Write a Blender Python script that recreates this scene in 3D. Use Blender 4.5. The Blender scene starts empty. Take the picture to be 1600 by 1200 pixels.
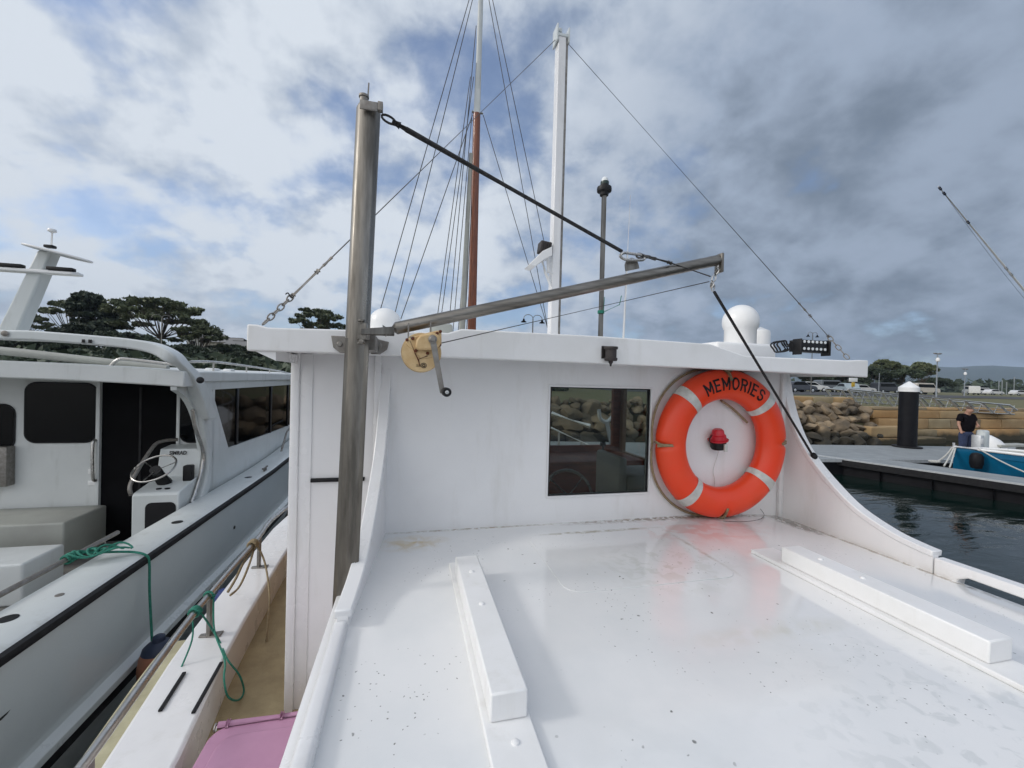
import bpy, bmesh, math, random
import numpy as np
from mathutils import Vector, Matrix, Quaternion, noise
R = math.radians
scn = bpy.context.scene
col = scn.collection
random.seed(7)
# ------------------------------------------------------------------ camera
F = 650.0; YAW = 13.8; PITCH = -0.53; ROLL = 1.5; EYE = Vector((0, 0, 2.7))
camd = bpy.data.cameras.new('camera'); cam = bpy.data.objects.new('camera', camd); col.objects.link(cam)
camd.sensor_width = 36; camd.lens = F/1600*36; camd.clip_start = .02; camd.clip_end = 20000
ROT = Matrix.Rotation(R(-YAW), 3, 'Z') @ Matrix.Rotation(R(90+PITCH), 3, 'X') @ Matrix.Rotation(R(ROLL), 3, 'Z')
cam.location = EYE; cam.rotation_euler = ROT.to_euler()
scn.camera = cam
scn.view_settings.view_transform = 'Standard'; scn.view_settings.look = 'None'
scn.view_settings.exposure = 0.25; scn.view_settings.gamma = 1
# ------------------------------------------------------------------ sun and sky
SUN_EL = 31; SUN_TO = Vector((-1, .02, 0)).normalized()
sd = Vector((SUN_TO.x*math.cos(R(SUN_EL)), SUN_TO.y*math.cos(R(SUN_EL)), math.sin(R(SUN_EL))))
sl = bpy.data.lights.new('sun', 'SUN'); sun = bpy.data.objects.new('sun', sl); col.objects.link(sun)
sl.energy = 1.0; sl.angle = R(9); sl.color = (1, .97, .93)
sun.rotation_euler = sd.to_track_quat('Z', 'Y').to_euler()

def ray(px, py):
    return (ROT @ Vector(((px-800)/F, -(py-600)/F, -1)))
def onX(px, py, x): d = ray(px, py); return EYE + d*((x-EYE.x)/d.x)
def onY(px, py, y): d = ray(px, py); return EYE + d*((y-EYE.y)/d.y)
def onZ(px, py, z): d = ray(px, py); return EYE + d*((z-EYE.z)/d.z)

w = bpy.data.worlds.new('World'); scn.world = w; w.use_nodes = True
nt = w.node_tree; N = nt.nodes; L = nt.links
for n in list(N): N.remove(n)
def nd(t, **k):
    n = N.new(t)
    for a, b in k.items(): setattr(n, a, b)
    return n
def mth(op, a, b=None, c=None, clamp=False):
    n = nd('ShaderNodeMath', operation=op); n.use_clamp = clamp
    for i, v in enumerate((a, b, c)):
        if v is None: continue
        if isinstance(v, (int, float)): n.inputs[i].default_value = v
        else: L.new(v, n.inputs[i])
    return n.outputs[0]
def mapr(v, a, b, c, d, smooth=True):
    n = nd('ShaderNodeMapRange'); n.clamp = True
    if smooth: n.interpolation_type = 'SMOOTHSTEP'
    L.new(v, n.inputs[0])
    for i, x in enumerate((a, b, c, d)): n.inputs[i+1].default_value = x
    return n.outputs[0]
def mixc(f, a, b):
    n = nd('ShaderNodeMix', data_type='RGBA')
    L.new(f, n.inputs[0])
    for s, v in ((6, a), (7, b)):
        if isinstance(v, tuple): n.inputs[s].default_value = (*v, 1)
        else: L.new(v, n.inputs[s])
    return n.outputs[2]
sky = nd('ShaderNodeTexSky', sky_type='NISHITA'); sky.sun_disc = False
sky.sun_elevation = R(SUN_EL); sky.sun_rotation = math.atan2(SUN_TO.x, SUN_TO.y)
sky.air_density = 1.0; sky.dust_density = 1.0; sky.ozone_density = 2.0
tc = nd('ShaderNodeTexCoord'); sep = nd('ShaderNodeSeparateXYZ'); L.new(tc.outputs['Generated'], sep.inputs[0])
zc = mth('ADD', mth('MAXIMUM', sep.outputs[2], 0.0), .50)
cmb = nd('ShaderNodeCombineXYZ')
L.new(mth('DIVIDE', sep.outputs[0], zc), cmb.inputs[0]); L.new(mth('DIVIDE', sep.outputs[1], zc), cmb.inputs[1])
def nz(scale, det, rough, off, dist=0.0, vec=None):
    m = nd('ShaderNodeMapping'); m.inputs['Location'].default_value = off; L.new(vec or cmb.outputs[0], m.inputs[0])
    n = nd('ShaderNodeTexNoise'); n.inputs['Scale'].default_value = scale; n.inputs['Detail'].default_value = det
    n.inputs['Roughness'].default_value = rough; n.inputs['Distortion'].default_value = dist
    L.new(m.outputs[0], n.inputs[0]); return n.outputs[0]
def dmask(px, py, lo, hi):   # 0..1 towards a compass/height direction of the sky
    v = ray(px, py).normalized()
    n = nd('ShaderNodeVectorMath', operation='DOT_PRODUCT'); L.new(tc.outputs['Generated'], n.inputs[0]); n.inputs[1].default_value = v
    return mapr(n.outputs['Value'], math.cos(R(lo)), math.cos(R(hi)), 0, 1)
n1 = nz(3.1, 9, .55, (3.1, 1.7, 0), .1)
n2 = nz(6.5, 8, .54, (8.3, -2.2, 3), .1)
n3 = nz(1.2, 3, .5, (1.3, 5.2, 9))
cover = mth('ADD', mth('MULTIPLY', mth('SUBTRACT', n1, .5), 1.0), mth('MULTIPLY', mth('SUBTRACT', n2, .5), .75))
cover = mth('ADD', cover, .5)
for px, py, lo, hi, s in ((560, 40, 12, 2, -.07), (690, 150, 9, 2, -.06), (1010, 300, 10, 2, -.06), (150, 430, 10, 2, -.05), (250, 430, 14, 2, -.03), (200, 160, 26, 6, .08), (1560, 200, 44, 16, .16), (980, 60, 16, 5, .06), (1270, 260, 16, 4, .08), (870, 560, 16, 4, .03)):
    cover = mth('ADD', cover, mth('MULTIPLY', dmask(px, py, lo, hi), s))
cm = mapr(cover, .32, .58, 0.28, 1)
# relief of the cloud deck: broad and small lumps
shade = mapr(mth('ADD', mth('MULTIPLY', n2, .75), mth('MULTIPLY', n3, .35)), .38, .70, 0, 1)
dark = dmask(1640, 400, 56, 8)
tone = mth('ADD', mth('MULTIPLY', mth('MULTIPLY', shade, mth('SUBTRACT', 1.0, mth('MULTIPLY', dark, .5))), .66), .30)
tone = mth('SUBTRACT', tone, mth('MULTIPLY', dark, .22))
tone = mth('ADD', tone, mth('MULTIPLY', dmask(250, 320, 40, 4), .22), clamp=True)
cr = nd('ShaderNodeValToRGB'); L.new(tone, cr.inputs[0])
e = cr.color_ramp.elements
e[0].position = 0; e[0].color = (1.1, 1.45, 1.95, 1); e[1].position = 1; e[1].color = (6.1, 6.6, 7.25, 1)
q = cr.color_ramp.elements.new(.45); q.color = (3.0, 3.6, 4.6, 1)
# out-of-frame sky glow added round the veiled sun and behind the camera as fill
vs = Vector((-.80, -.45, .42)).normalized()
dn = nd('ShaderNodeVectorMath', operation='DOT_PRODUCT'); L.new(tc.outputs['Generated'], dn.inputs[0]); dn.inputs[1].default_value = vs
fill_sun = mapr(dn.outputs['Value'], .30, 1.0, 0, 1)
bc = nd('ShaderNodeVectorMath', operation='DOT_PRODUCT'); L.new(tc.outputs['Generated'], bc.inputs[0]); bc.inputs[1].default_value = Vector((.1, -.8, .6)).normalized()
fill_back = mapr(bc.outputs['Value'], .2, .9, 0, .35)
skyc = nd('ShaderNodeMix', data_type='RGBA', blend_type='MULTIPLY'); skyc.inputs[0].default_value = 1
L.new(sky.outputs[0], skyc.inputs[6]); skyc.inputs[7].default_value = (1.15, 1.2, 1.35, 1)
final = mixc(fill_back, mixc(fill_sun, mixc(cm, skyc.outputs[2], cr.outputs[0]), (13.5, 13.2, 12.9)), (9.0, 9.6, 10.6))
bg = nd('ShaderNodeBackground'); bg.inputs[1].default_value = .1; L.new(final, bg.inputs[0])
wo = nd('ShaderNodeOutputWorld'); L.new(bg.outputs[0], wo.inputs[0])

# ------------------------------------------------------------------ materials
def mat(name, c1, c2=None, scale=6.0, rough=.5, r2=None, metal=0.0, bump=0.0, bscale=40.0, coat=0.0, stretch=(1,1,1), lo=.35, hi=.65, det=6, rand=0.0, ior=None, spec=None):
    m = bpy.data.materials.new(name); m.use_nodes = True
    t = m.node_tree; n = t.nodes; l = t.links; p = n['Principled BSDF']
    p.inputs['Base Color'].default_value = (*c1, 1); p.inputs['Roughness'].default_value = rough; p.inputs['Metallic'].default_value = metal
    p.inputs['Coat Weight'].default_value = coat; p.inputs['Coat Roughness'].default_value = .08
    if ior: p.inputs['IOR'].default_value = ior
    if spec is not None: p.inputs['Specular IOR Level'].default_value = spec
    co = n.new('ShaderNodeTexCoord'); mp = n.new('ShaderNodeMapping'); mp.inputs['Scale'].default_value = stretch
    geo = n.new('ShaderNodeNewGeometry'); l.new(geo.outputs['Position'], mp.inputs[0])
    no = n.new('ShaderNodeTexNoise'); no.inputs['Scale'].default_value = scale; no.inputs['Detail'].default_value = det; no.inputs['Roughness'].default_value = .62
    l.new(mp.outputs[0], no.inputs[0])
    if c2:
        mr = n.new('ShaderNodeMapRange'); mr.inputs[1].default_value = lo; mr.inputs[2].default_value = hi; l.new(no.outputs[0], mr.inputs[0])
        mx = n.new('ShaderNodeMix'); mx.data_type = 'RGBA'; l.new(mr.outputs[0], mx.inputs[0]); mx.inputs[6].default_value = (*c1, 1); mx.inputs[7].default_value = (*c2, 1)
        out = mx.outputs[2]
        if rand:
            oi = n.new('ShaderNodeObjectInfo'); hv = n.new('ShaderNodeHueSaturation')
            m2 = n.new('ShaderNodeMapRange'); m2.inputs[3].default_value = 1-rand; m2.inputs[4].default_value = 1+rand; l.new(oi.outputs['Random'], m2.inputs[0])
            l.new(m2.outputs[0], hv.inputs['Value']); l.new(out, hv.inputs['Color']); out = hv.outputs[0]
        l.new(out, p.inputs['Base Color'])
        if r2 is not None:
            m3 = n.new('ShaderNodeMapRange'); m3.inputs[1].default_value = lo; m3.inputs[2].default_value = hi; m3.inputs[3].default_value = rough; m3.inputs[4].default_value = r2
            l.new(no.outputs[0], m3.inputs[0]); l.new(m3.outputs[0], p.inputs['Roughness'])
    if bump:
        nb = n.new('ShaderNodeTexNoise'); nb.inputs['Scale'].default_value = bscale; nb.inputs['Detail'].default_value = 5; l.new(mp.outputs[0], nb.inputs[0])
        b = n.new('ShaderNodeBump'); b.inputs['Strength'].default_value = bump; b.inputs['Distance'].default_value = .01
        l.new(nb.outputs[0], b.inputs['Height']); l.new(b.outputs[0], p.inputs['Normal'])
    return m
M = {}
M['gel'] = mat('white_gelcoat', (.79,.79,.79), (.73,.73,.735), 3, .22, .34, bump=.05, bscale=9, coat=.15)
M['gelwall'] = mat('white_wall_paint', (.80,.80,.80), (.75,.75,.755), 2.2, .28, .42, bump=.10, bscale=12, coat=.1)
M['roof'] = mat('white_roof_paint', (.80,.80,.80), (.74,.74,.73), 5, .35, .5, bump=.05, bscale=14)
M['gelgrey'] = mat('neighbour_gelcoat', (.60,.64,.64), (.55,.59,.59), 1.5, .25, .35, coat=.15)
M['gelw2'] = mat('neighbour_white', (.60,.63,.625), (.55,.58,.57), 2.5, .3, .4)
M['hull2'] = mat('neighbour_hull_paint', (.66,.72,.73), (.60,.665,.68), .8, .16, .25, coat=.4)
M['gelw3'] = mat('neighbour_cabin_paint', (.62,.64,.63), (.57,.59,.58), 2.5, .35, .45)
M['cream'] = mat('cockpit_cream', (.38,.39,.35), (.33,.33,.30), 3, .45, .6)
M['steel'] = mat('weathered_steel', (.27,.25,.22), (.13,.12,.105), 9, .27, .5, metal=.95, bump=.08, bscale=60, stretch=(3,3,.35))
M['steelb'] = mat('polished_steel', (.55,.54,.52), (.42,.41,.39), 14, .22, .38, metal=1)
M['steeld'] = mat('dull_steel', (.30,.29,.27), (.22,.2,.18), 30, .5, .6, metal=.8)
M['alu'] = mat('aluminium', (.58,.60,.61), (.48,.5,.51), 12, .4, .5, metal=.5)
M['orange'] = mat('orange_plastic', (.82,.046,.007), (.75,.065,.016), 3, .30, .46, bump=.03, bscale=30)
M['tape'] = mat('reflective_tape', (.62,.62,.58), (.48,.48,.45), 30, .35, .5, metal=.15)
M['black'] = mat('black_plastic', (.006,.006,.007), (.01,.01,.011), 10, .45, spec=.3)
M['rubber'] = mat('black_rubber', (.007,.007,.009), (.016,.016,.017), 12, .6, spec=.25)
M['ropeb'] = mat('black_rope', (.012,.012,.014), (.03,.03,.03), 90, .8, bump=.4, bscale=160)
M['ropeg'] = mat('green_rope', (.015,.15,.10), (.03,.22,.16), 60, .8, bump=.5, bscale=260)
M['ropet'] = mat('tan_rope', (.34,.27,.16), (.22,.17,.10), 60, .85, bump=.5, bscale=260)
M['ropew'] = mat('white_rope', (.55,.55,.52), (.4,.4,.37), 30, .85)
M['wire'] = mat('wire_rope', (.07,.07,.07), (.13,.125,.12), 80, .5, metal=.6)
M['red'] = mat('red_plastic', (.55,.012,.03), (.42,.01,.02), 20, .35)
M['tan'] = mat('tan_nonslip', (.40,.32,.18), (.30,.235,.13), 9, .75, bump=.3, bscale=180)
M['tread'] = mat('grey_nonslip', (.16,.155,.14), (.11,.105,.10), 6, .8, bump=.2, bscale=120)
M['steelh'] = mat('weathered_boom_steel', (.27,.25,.22), (.13,.12,.105), 9, .27, .5, metal=.95, bump=.08, bscale=60, stretch=(.35,3,3))
M['board'] = mat('yellowed_board', (.46,.43,.28), (.33,.30,.19), 8, .6, bump=.15, bscale=60)
M['pink'] = mat('pink_plastic', (.46,.24,.36), (.41,.21,.32), 5, .38, .5, bump=.05, bscale=40)
M['winch'] = mat('yellowed_winch_plastic', (.62,.46,.25), (.50,.33,.15), 22, .5, .6)
M['rust'] = mat('rust', (.13,.035,.012), (.07,.02,.01), 60, .85)
M['wallin'] = mat('wheelhouse_lining', (.30,.20,.13), (.22,.13,.08), 5, .5)
M['wood'] = mat('brown_mast_wood', (.27,.075,.024), (.14,.036,.013), 8, .3, .45, stretch=(6,6,.4), coat=.2)
M['cabinwood'] = mat('dark_cabin_wood', (.30,.085,.04), (.16,.045,.022), 6, .5, stretch=(1,1,6))
M['dark'] = mat('dark_interior', (.003,.003,.0035), (.005,.005,.006), 3, .8, spec=.1)
M['pile'] = mat('black_pile_sleeve', (.004,.004,.006), (.008,.008,.010), 4, .55, spec=.2)
M['concrete'] = mat('pontoon_deck', (.27,.29,.30), (.22,.235,.24), 3, .7, bump=.2, bscale=30)
M['blue'] = mat('blue_hull', (.005,.12,.24), (.006,.10,.20), 3, .22, coat=.3)
M['navy'] = mat('navy_fender_end', (.012,.02,.05), (.02,.03,.06), 10, .5)
M['ofend'] = mat('faded_orange_fender', (.36,.14,.075), (.22,.10,.06), 7, .6)
M['rock'] = mat('boulder_stone', (.27,.20,.125), (.105,.085,.06), 1.4, .85, bump=.8, bscale=5, rand=.35)
M['sand'] = mat('sandstone', (.40,.31,.18), (.31,.225,.12), .55, .85, bump=.6, bscale=6, lo=.4, hi=.6)
def sand_mat():
    m = M['sand']; t = m.node_tree; n = t.nodes; l = t.links; p = n['Principled BSDF']; pv = p.inputs['Base Color'].links[0].from_socket
    a = n.new('ShaderNodeAttribute'); a.attribute_name = 'tone'; r = n.new('ShaderNodeValToRGB'); l.new(a.outputs['Fac'], r.inputs[0]); e = r.color_ramp.elements
    e[0].color = (.62,.62,.66,1); e[1].color = (1.15,1.1,1.05,1); q = e.new(.3); q.color = (.85,.9,.95,1); q = e.new(.7); q.color = (1.1,.86,.62,1)
    x = n.new('ShaderNodeMix'); x.data_type = 'RGBA'; x.blend_type = 'MULTIPLY'; x.inputs[0].default_value = 1; l.new(pv, x.inputs[6]); l.new(r.outputs[0], x.inputs[7]); l.new(x.outputs[2], p.inputs['Base Color'])
sand_mat()
M['grass'] = mat('dry_grass', (.105,.11,.038), (.14,.12,.06), .5, .9, bump=.8, bscale=9)
M['road'] = mat('asphalt', (.06,.06,.062), (.05,.05,.05), .7, .9)
M['bark'] = mat('tree_bark', (.13,.105,.085), (.07,.055,.045), 3, .85)
M['leaf'] = mat('gum_leaves', (.12,.135,.062), (.05,.066,.03), .6, .7, rand=.2)
M['leafd'] = mat('pine_leaves', (.05,.07,.036), (.025,.038,.022), .6, .7, rand=.2)
M['hill'] = mat('far_hill_forest', (.03,.045,.03), (.02,.035,.025), .02, .95)
M['shirt'] = mat('black_shirt', (.004,.0035,.005), (.008,.006,.008), 12, .9, spec=.1)
M['jeans'] = mat('blue_jeans', (.03,.045,.10), (.02,.03,.07), 12, .9)
M['skin'] = mat('skin', (.42,.23,.16), (.36,.19,.13), 12, .6)
M['hair'] = mat('hair', (.10,.06,.045), (.06,.04,.03), 20, .8)
M['wht'] = mat('white_plastic', (.80,.80,.79), (.76,.76,.75), 5, .3, coat=.2)
M['lampw'] = mat('lamp_lens', (.75,.78,.78), None, rough=.15)
M['ribs'] = mat('dark_brown_plastic', (.035,.028,.028), (.02,.017,.017), 20, .6)
M['green'] = mat('dark_green_plastic', (.012,.035,.03), None, rough=.35)
def glass(name, tint, rough=.02, alpha_trans=1.0):
    m = bpy.data.materials.new(name); m.use_nodes = True; t = m.node_tree; p = t.nodes['Principled BSDF']
    p.inputs['Base Color'].default_value = (*tint, 1); p.inputs['Roughness'].default_value = rough
    p.inputs['Transmission Weight'].default_value = alpha_trans; p.inputs['IOR'].default_value = 1.45
    return m
def thin_glass(name, tint):
    m = bpy.data.materials.new(name); m.use_nodes = True; t = m.node_tree; n = t.nodes; l = t.links
    for x in list(n): n.remove(x)
    tr = n.new('ShaderNodeBsdfTransparent'); tr.inputs[0].default_value = (*tint, 1)
    gl = n.new('ShaderNodeBsdfGlossy'); gl.inputs['Roughness'].default_value = .02; gl.inputs[0].default_value = (.9,.95,1,1)
    fr = n.new('ShaderNodeFresnel'); fr.inputs[0].default_value = 1.26
    mx = n.new('ShaderNodeMixShader'); l.new(fr.outputs[0], mx.inputs[0]); l.new(tr.outputs[0], mx.inputs[1]); l.new(gl.outputs[0], mx.inputs[2])
    o = n.new('ShaderNodeOutputMaterial'); l.new(mx.outputs[0], o.inputs[0]); return m
M['glass'] = thin_glass('window_glass', (.62,.66,.64))
M['tglass'] = mat('tinted_glass', (.002,.0025,.003), None, rough=.04, spec=.10)
M['dome'] = glass('clear_lens', (.85,.95,.92))

# deck: glossy white with grime specks, stains and a pinkish tint
def deck_mat():
    m = mat('deck_paint', (.79,.79,.785), (.70,.715,.72), 2.4, .05, .26, bump=.04, bscale=5, coat=.5, lo=.38, hi=.72)
    t = m.node_tree; n = t.nodes; l = t.links; p = n['Principled BSDF']
    prev = p.inputs['Base Color'].links[0].from_socket
    geo = n.new('ShaderNodeNewGeometry')
    def spot(scale, thr, mask_scale, mlo, mhi, colr, prev, fac=1.0):
        nn = n.new('ShaderNodeTexNoise'); nn.inputs['Scale'].default_value = 35; l.new(geo.outputs['Position'], nn.inputs[0])
        ad = n.new('ShaderNodeVectorMath'); ad.operation = 'MULTIPLY_ADD'; l.new(nn.outputs['Color'], ad.inputs[0]); ad.inputs[1].default_value = (.02,.02,.02); l.new(geo.outputs['Position'], ad.inputs[2])
        v = n.new('ShaderNodeTexVoronoi'); v.inputs['Scale'].default_value = scale; l.new(ad.outputs[0], v.inputs[0])
        a = n.new('ShaderNodeMapRange'); a.inputs[1].default_value = thr; a.inputs[2].default_value = thr*.6; l.new(v.outputs['Distance'], a.inputs[0])
        k = n.new('ShaderNodeTexNoise'); k.inputs['Scale'].default_value = mask_scale; k.inputs['Detail'].default_value = 3; l.new(geo.outputs['Position'], k.inputs[0])
        b = n.new('ShaderNodeMapRange'); b.inputs[1].default_value = mlo; b.inputs[2].default_value = mhi; l.new(k.outputs[0], b.inputs[0])
        sp = n.new('ShaderNodeSeparateColor'); l.new(v.outputs['Color'], sp.inputs[0])
        g = n.new('ShaderNodeMath'); g.operation = 'GREATER_THAN'; l.new(sp.outputs[0], g.inputs[0]); g.inputs[1].default_value = .55
        c = n.new('ShaderNodeMath'); c.operation = 'MULTIPLY'; l.new(a.outputs[0], c.inputs[0]); l.new(b.outputs[0], c.inputs[1])
        c1 = n.new('ShaderNodeMath'); c1.operation = 'MULTIPLY'; l.new(c.outputs[0], c1.inputs[0]); l.new(g.outputs[0], c1.inputs[1])
        c2 = n.new('ShaderNodeMath'); c2.operation = 'MULTIPLY'; l.new(c1.outputs[0], c2.inputs[0]); c2.inputs[1].default_value = fac
        mx = n.new('ShaderNodeMix'); mx.data_type = 'RGBA'; l.new(c2.outputs[0], mx.inputs[0]); l.new(prev, mx.inputs[6]); mx.inputs[7].default_value = (*colr, 1)
        return mx.outputs[2]
    o = spot(27, .12, 2.2, .52, .58, (.16,.16,.15), prev)
    o = spot(75, .16, 4, .50, .58, (.22,.22,.21), o)
    def stain_tint(cx, cy, rx, ry, colr, o, amt=.8, ns=18, lo=.35, hi=.75):
        mp = n.new('ShaderNodeMapping'); mp.vector_type = 'TEXTURE'; mp.inputs['Location'].default_value = (cx, cy, 2.03); mp.inputs['Scale'].default_value = (rx, ry, 1); l.new(geo.outputs['Position'], mp.inputs[0])
        g = n.new('ShaderNodeTexGradient'); g.gradient_type = 'SPHERICAL'; l.new(mp.outputs[0], g.inputs[0])
        k = n.new('ShaderNodeTexNoise'); k.inputs['Scale'].default_value = ns; k.inputs['Detail'].default_value = 7; k.inputs['Distortion'].default_value = .6; l.new(geo.outputs['Position'], k.inputs[0])
        b = n.new('ShaderNodeMapRange'); b.inputs[1].default_value = lo; b.inputs[2].default_value = hi; l.new(k.outputs[0], b.inputs[0])
        s = n.new('ShaderNodeMath'); s.operation = 'MULTIPLY'; l.new(g.outputs[0], s.inputs[0]); l.new(b.outputs[0], s.inputs[1])
        s2 = n.new('ShaderNodeMath'); s2.operation = 'MULTIPLY'; s2.use_clamp = True; l.new(s.outputs[0], s2.inputs[0]); s2.inputs[1].default_value = amt*2.2
        mx = n.new('ShaderNodeMix'); mx.data_type = 'RGBA'; l.new(s2.outputs[0], mx.inputs[0]); l.new(o, mx.inputs[6]); mx.inputs[7].default_value = (*colr, 1)
        return mx.outputs[2]
    o = stain_tint(.03, 1.72, .16, .10, (.62,.50,.30), o, .7)
    o = stain_tint(1.93, 1.72, .10, .20, (.10,.085,.06), o, 1.6, 30)
    o = stain_tint(1.35, 1.83, .75, .045, (.25,.20,.15), o, 1.3, 40)
    o = stain_tint(1.975, 1.35, .03, .55, (.22,.18,.11), o, 1.5, 30)
    o = stain_tint(.3, 1.845, .6, .02, (.35,.30,.22), o, .9, 40)
    o = stain_tint(1.0, .93, .34, .05, (.62,.60,.52), o, .5, 14)
    o = stain_tint(.85, 1.715, .34, .022, (.40,.37,.29), o, 1.5, 25)
    o = stain_tint(1.152, 1.45, .016, .28, (.5,.47,.42), o, .9, 30)
    o = stain_tint(1.35, 1.66, .40, .20, (.74,.60,.58), o, .8, 14, .45, .6)  # pinkish tint on the deck in front of the lifebuoy
    o = stain_tint(.95, 1.35, .35, .25, (.62,.63,.60), o, .45, 22, .5, .6)
    o = stain_tint(.35, .35, .5, .5, (.60,.62,.62), o, .35, 9, .48, .62)
    o = stain_tint(1.2, .45, .6, .5, (.58,.60,.60), o, .4, 26, .52, .62)
    l.new(o, p.inputs['Base Color'])
    return m
M['deck'] = deck_mat()
def streaks(key, colr, amt, sx=26, lo=.56, hi=.78):
    m = M[key]; t = m.node_tree; n = t.nodes; l = t.links; p = n['Principled BSDF']; pv = p.inputs['Base Color'].links[0].from_socket
    g = n.new('ShaderNodeNewGeometry'); mp = n.new('ShaderNodeMapping'); mp.inputs['Scale'].default_value = (sx, sx, 1.6); l.new(g.outputs['Position'], mp.inputs[0])
    k = n.new('ShaderNodeTexNoise'); k.inputs['Scale'].default_value = 1; k.inputs['Detail'].default_value = 6; k.inputs['Roughness'].default_value = .65; l.new(mp.outputs[0], k.inputs[0])
    r = n.new('ShaderNodeMapRange'); r.inputs[1].default_value = lo; r.inputs[2].default_value = hi; r.inputs[4].default_value = amt; l.new(k.outputs[0], r.inputs[0])
    x = n.new('ShaderNodeMix'); x.data_type = 'RGBA'; l.new(r.outputs[0], x.inputs[0]); l.new(pv, x.inputs[6]); x.inputs[7].default_value = (*colr, 1); l.new(x.outputs[2], p.inputs['Base Color'])
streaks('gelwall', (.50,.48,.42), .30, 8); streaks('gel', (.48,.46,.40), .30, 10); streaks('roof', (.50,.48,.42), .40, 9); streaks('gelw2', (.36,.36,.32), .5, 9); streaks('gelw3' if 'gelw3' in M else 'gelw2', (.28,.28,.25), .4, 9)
def tideline(key, z, colr):
    m = M[key]; t = m.node_tree; n = t.nodes; l = t.links; p = n['Principled BSDF']; pv = p.inputs['Base Color'].links[0].from_socket
    g = n.new('ShaderNodeNewGeometry'); sx = n.new('ShaderNodeSeparateXYZ'); l.new(g.outputs['Position'], sx.inputs[0])
    k = n.new('ShaderNodeTexNoise'); k.inputs['Scale'].default_value = 1.5; k.inputs['Detail'].default_value = 5; l.new(g.outputs['Position'], k.inputs[0])
    a = n.new('ShaderNodeMath'); a.operation = 'MULTIPLY_ADD'; l.new(k.outputs[0], a.inputs[0]); a.inputs[1].default_value = .5; l.new(sx.outputs[2], a.inputs[2])
    r = n.new('ShaderNodeMapRange'); r.inputs[1].default_value = z+.12; r.inputs[2].default_value = z+.38; l.new(a.outputs[0], r.inputs[0])
    x = n.new('ShaderNodeMix'); x.data_type = 'RGBA'; l.new(r.outputs[0], x.inputs[0]); l.new(pv, x.inputs[7]); x.inputs[6].default_value = (*colr, 1); l.new(x.outputs[2], p.inputs['Base Color'])
tideline('rock', .62, (.035,.03,.02)); tideline('sand', .35, (.05,.042,.022))
# water
def water_mat():
    m = bpy.data.materials.new('harbour_water'); m.use_nodes = True; t = m.node_tree; n = t.nodes; l = t.links; p = n['Principled BSDF']
    p.inputs['Base Color'].default_value = (.003,.011,.009,1); p.inputs['Roughness'].default_value = .05; p.inputs['IOR'].default_value = 1.33
    g = n.new('ShaderNodeNewGeometry'); mp = n.new('ShaderNodeMapping'); mp.inputs['Scale'].default_value = (1, 2.2, 1); mp.inputs['Rotation'].default_value = (0,0,.25); l.new(g.outputs['Position'], mp.inputs[0])
    a = n.new('ShaderNodeTexNoise'); a.inputs['Scale'].default_value = 1.1; a.inputs['Detail'].default_value = 5; a.inputs['Roughness'].default_value = .5; a.inputs['Distortion'].default_value = .5; l.new(mp.outputs[0], a.inputs[0])
    b = n.new('ShaderNodeBump'); b.inputs['Strength'].default_value = .5; b.inputs['Distance'].default_value = .055; l.new(a.outputs[0], b.inputs['Height']); l.new(b.outputs[0], p.inputs['Normal'])
    return m
M['water'] = water_mat()

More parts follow.
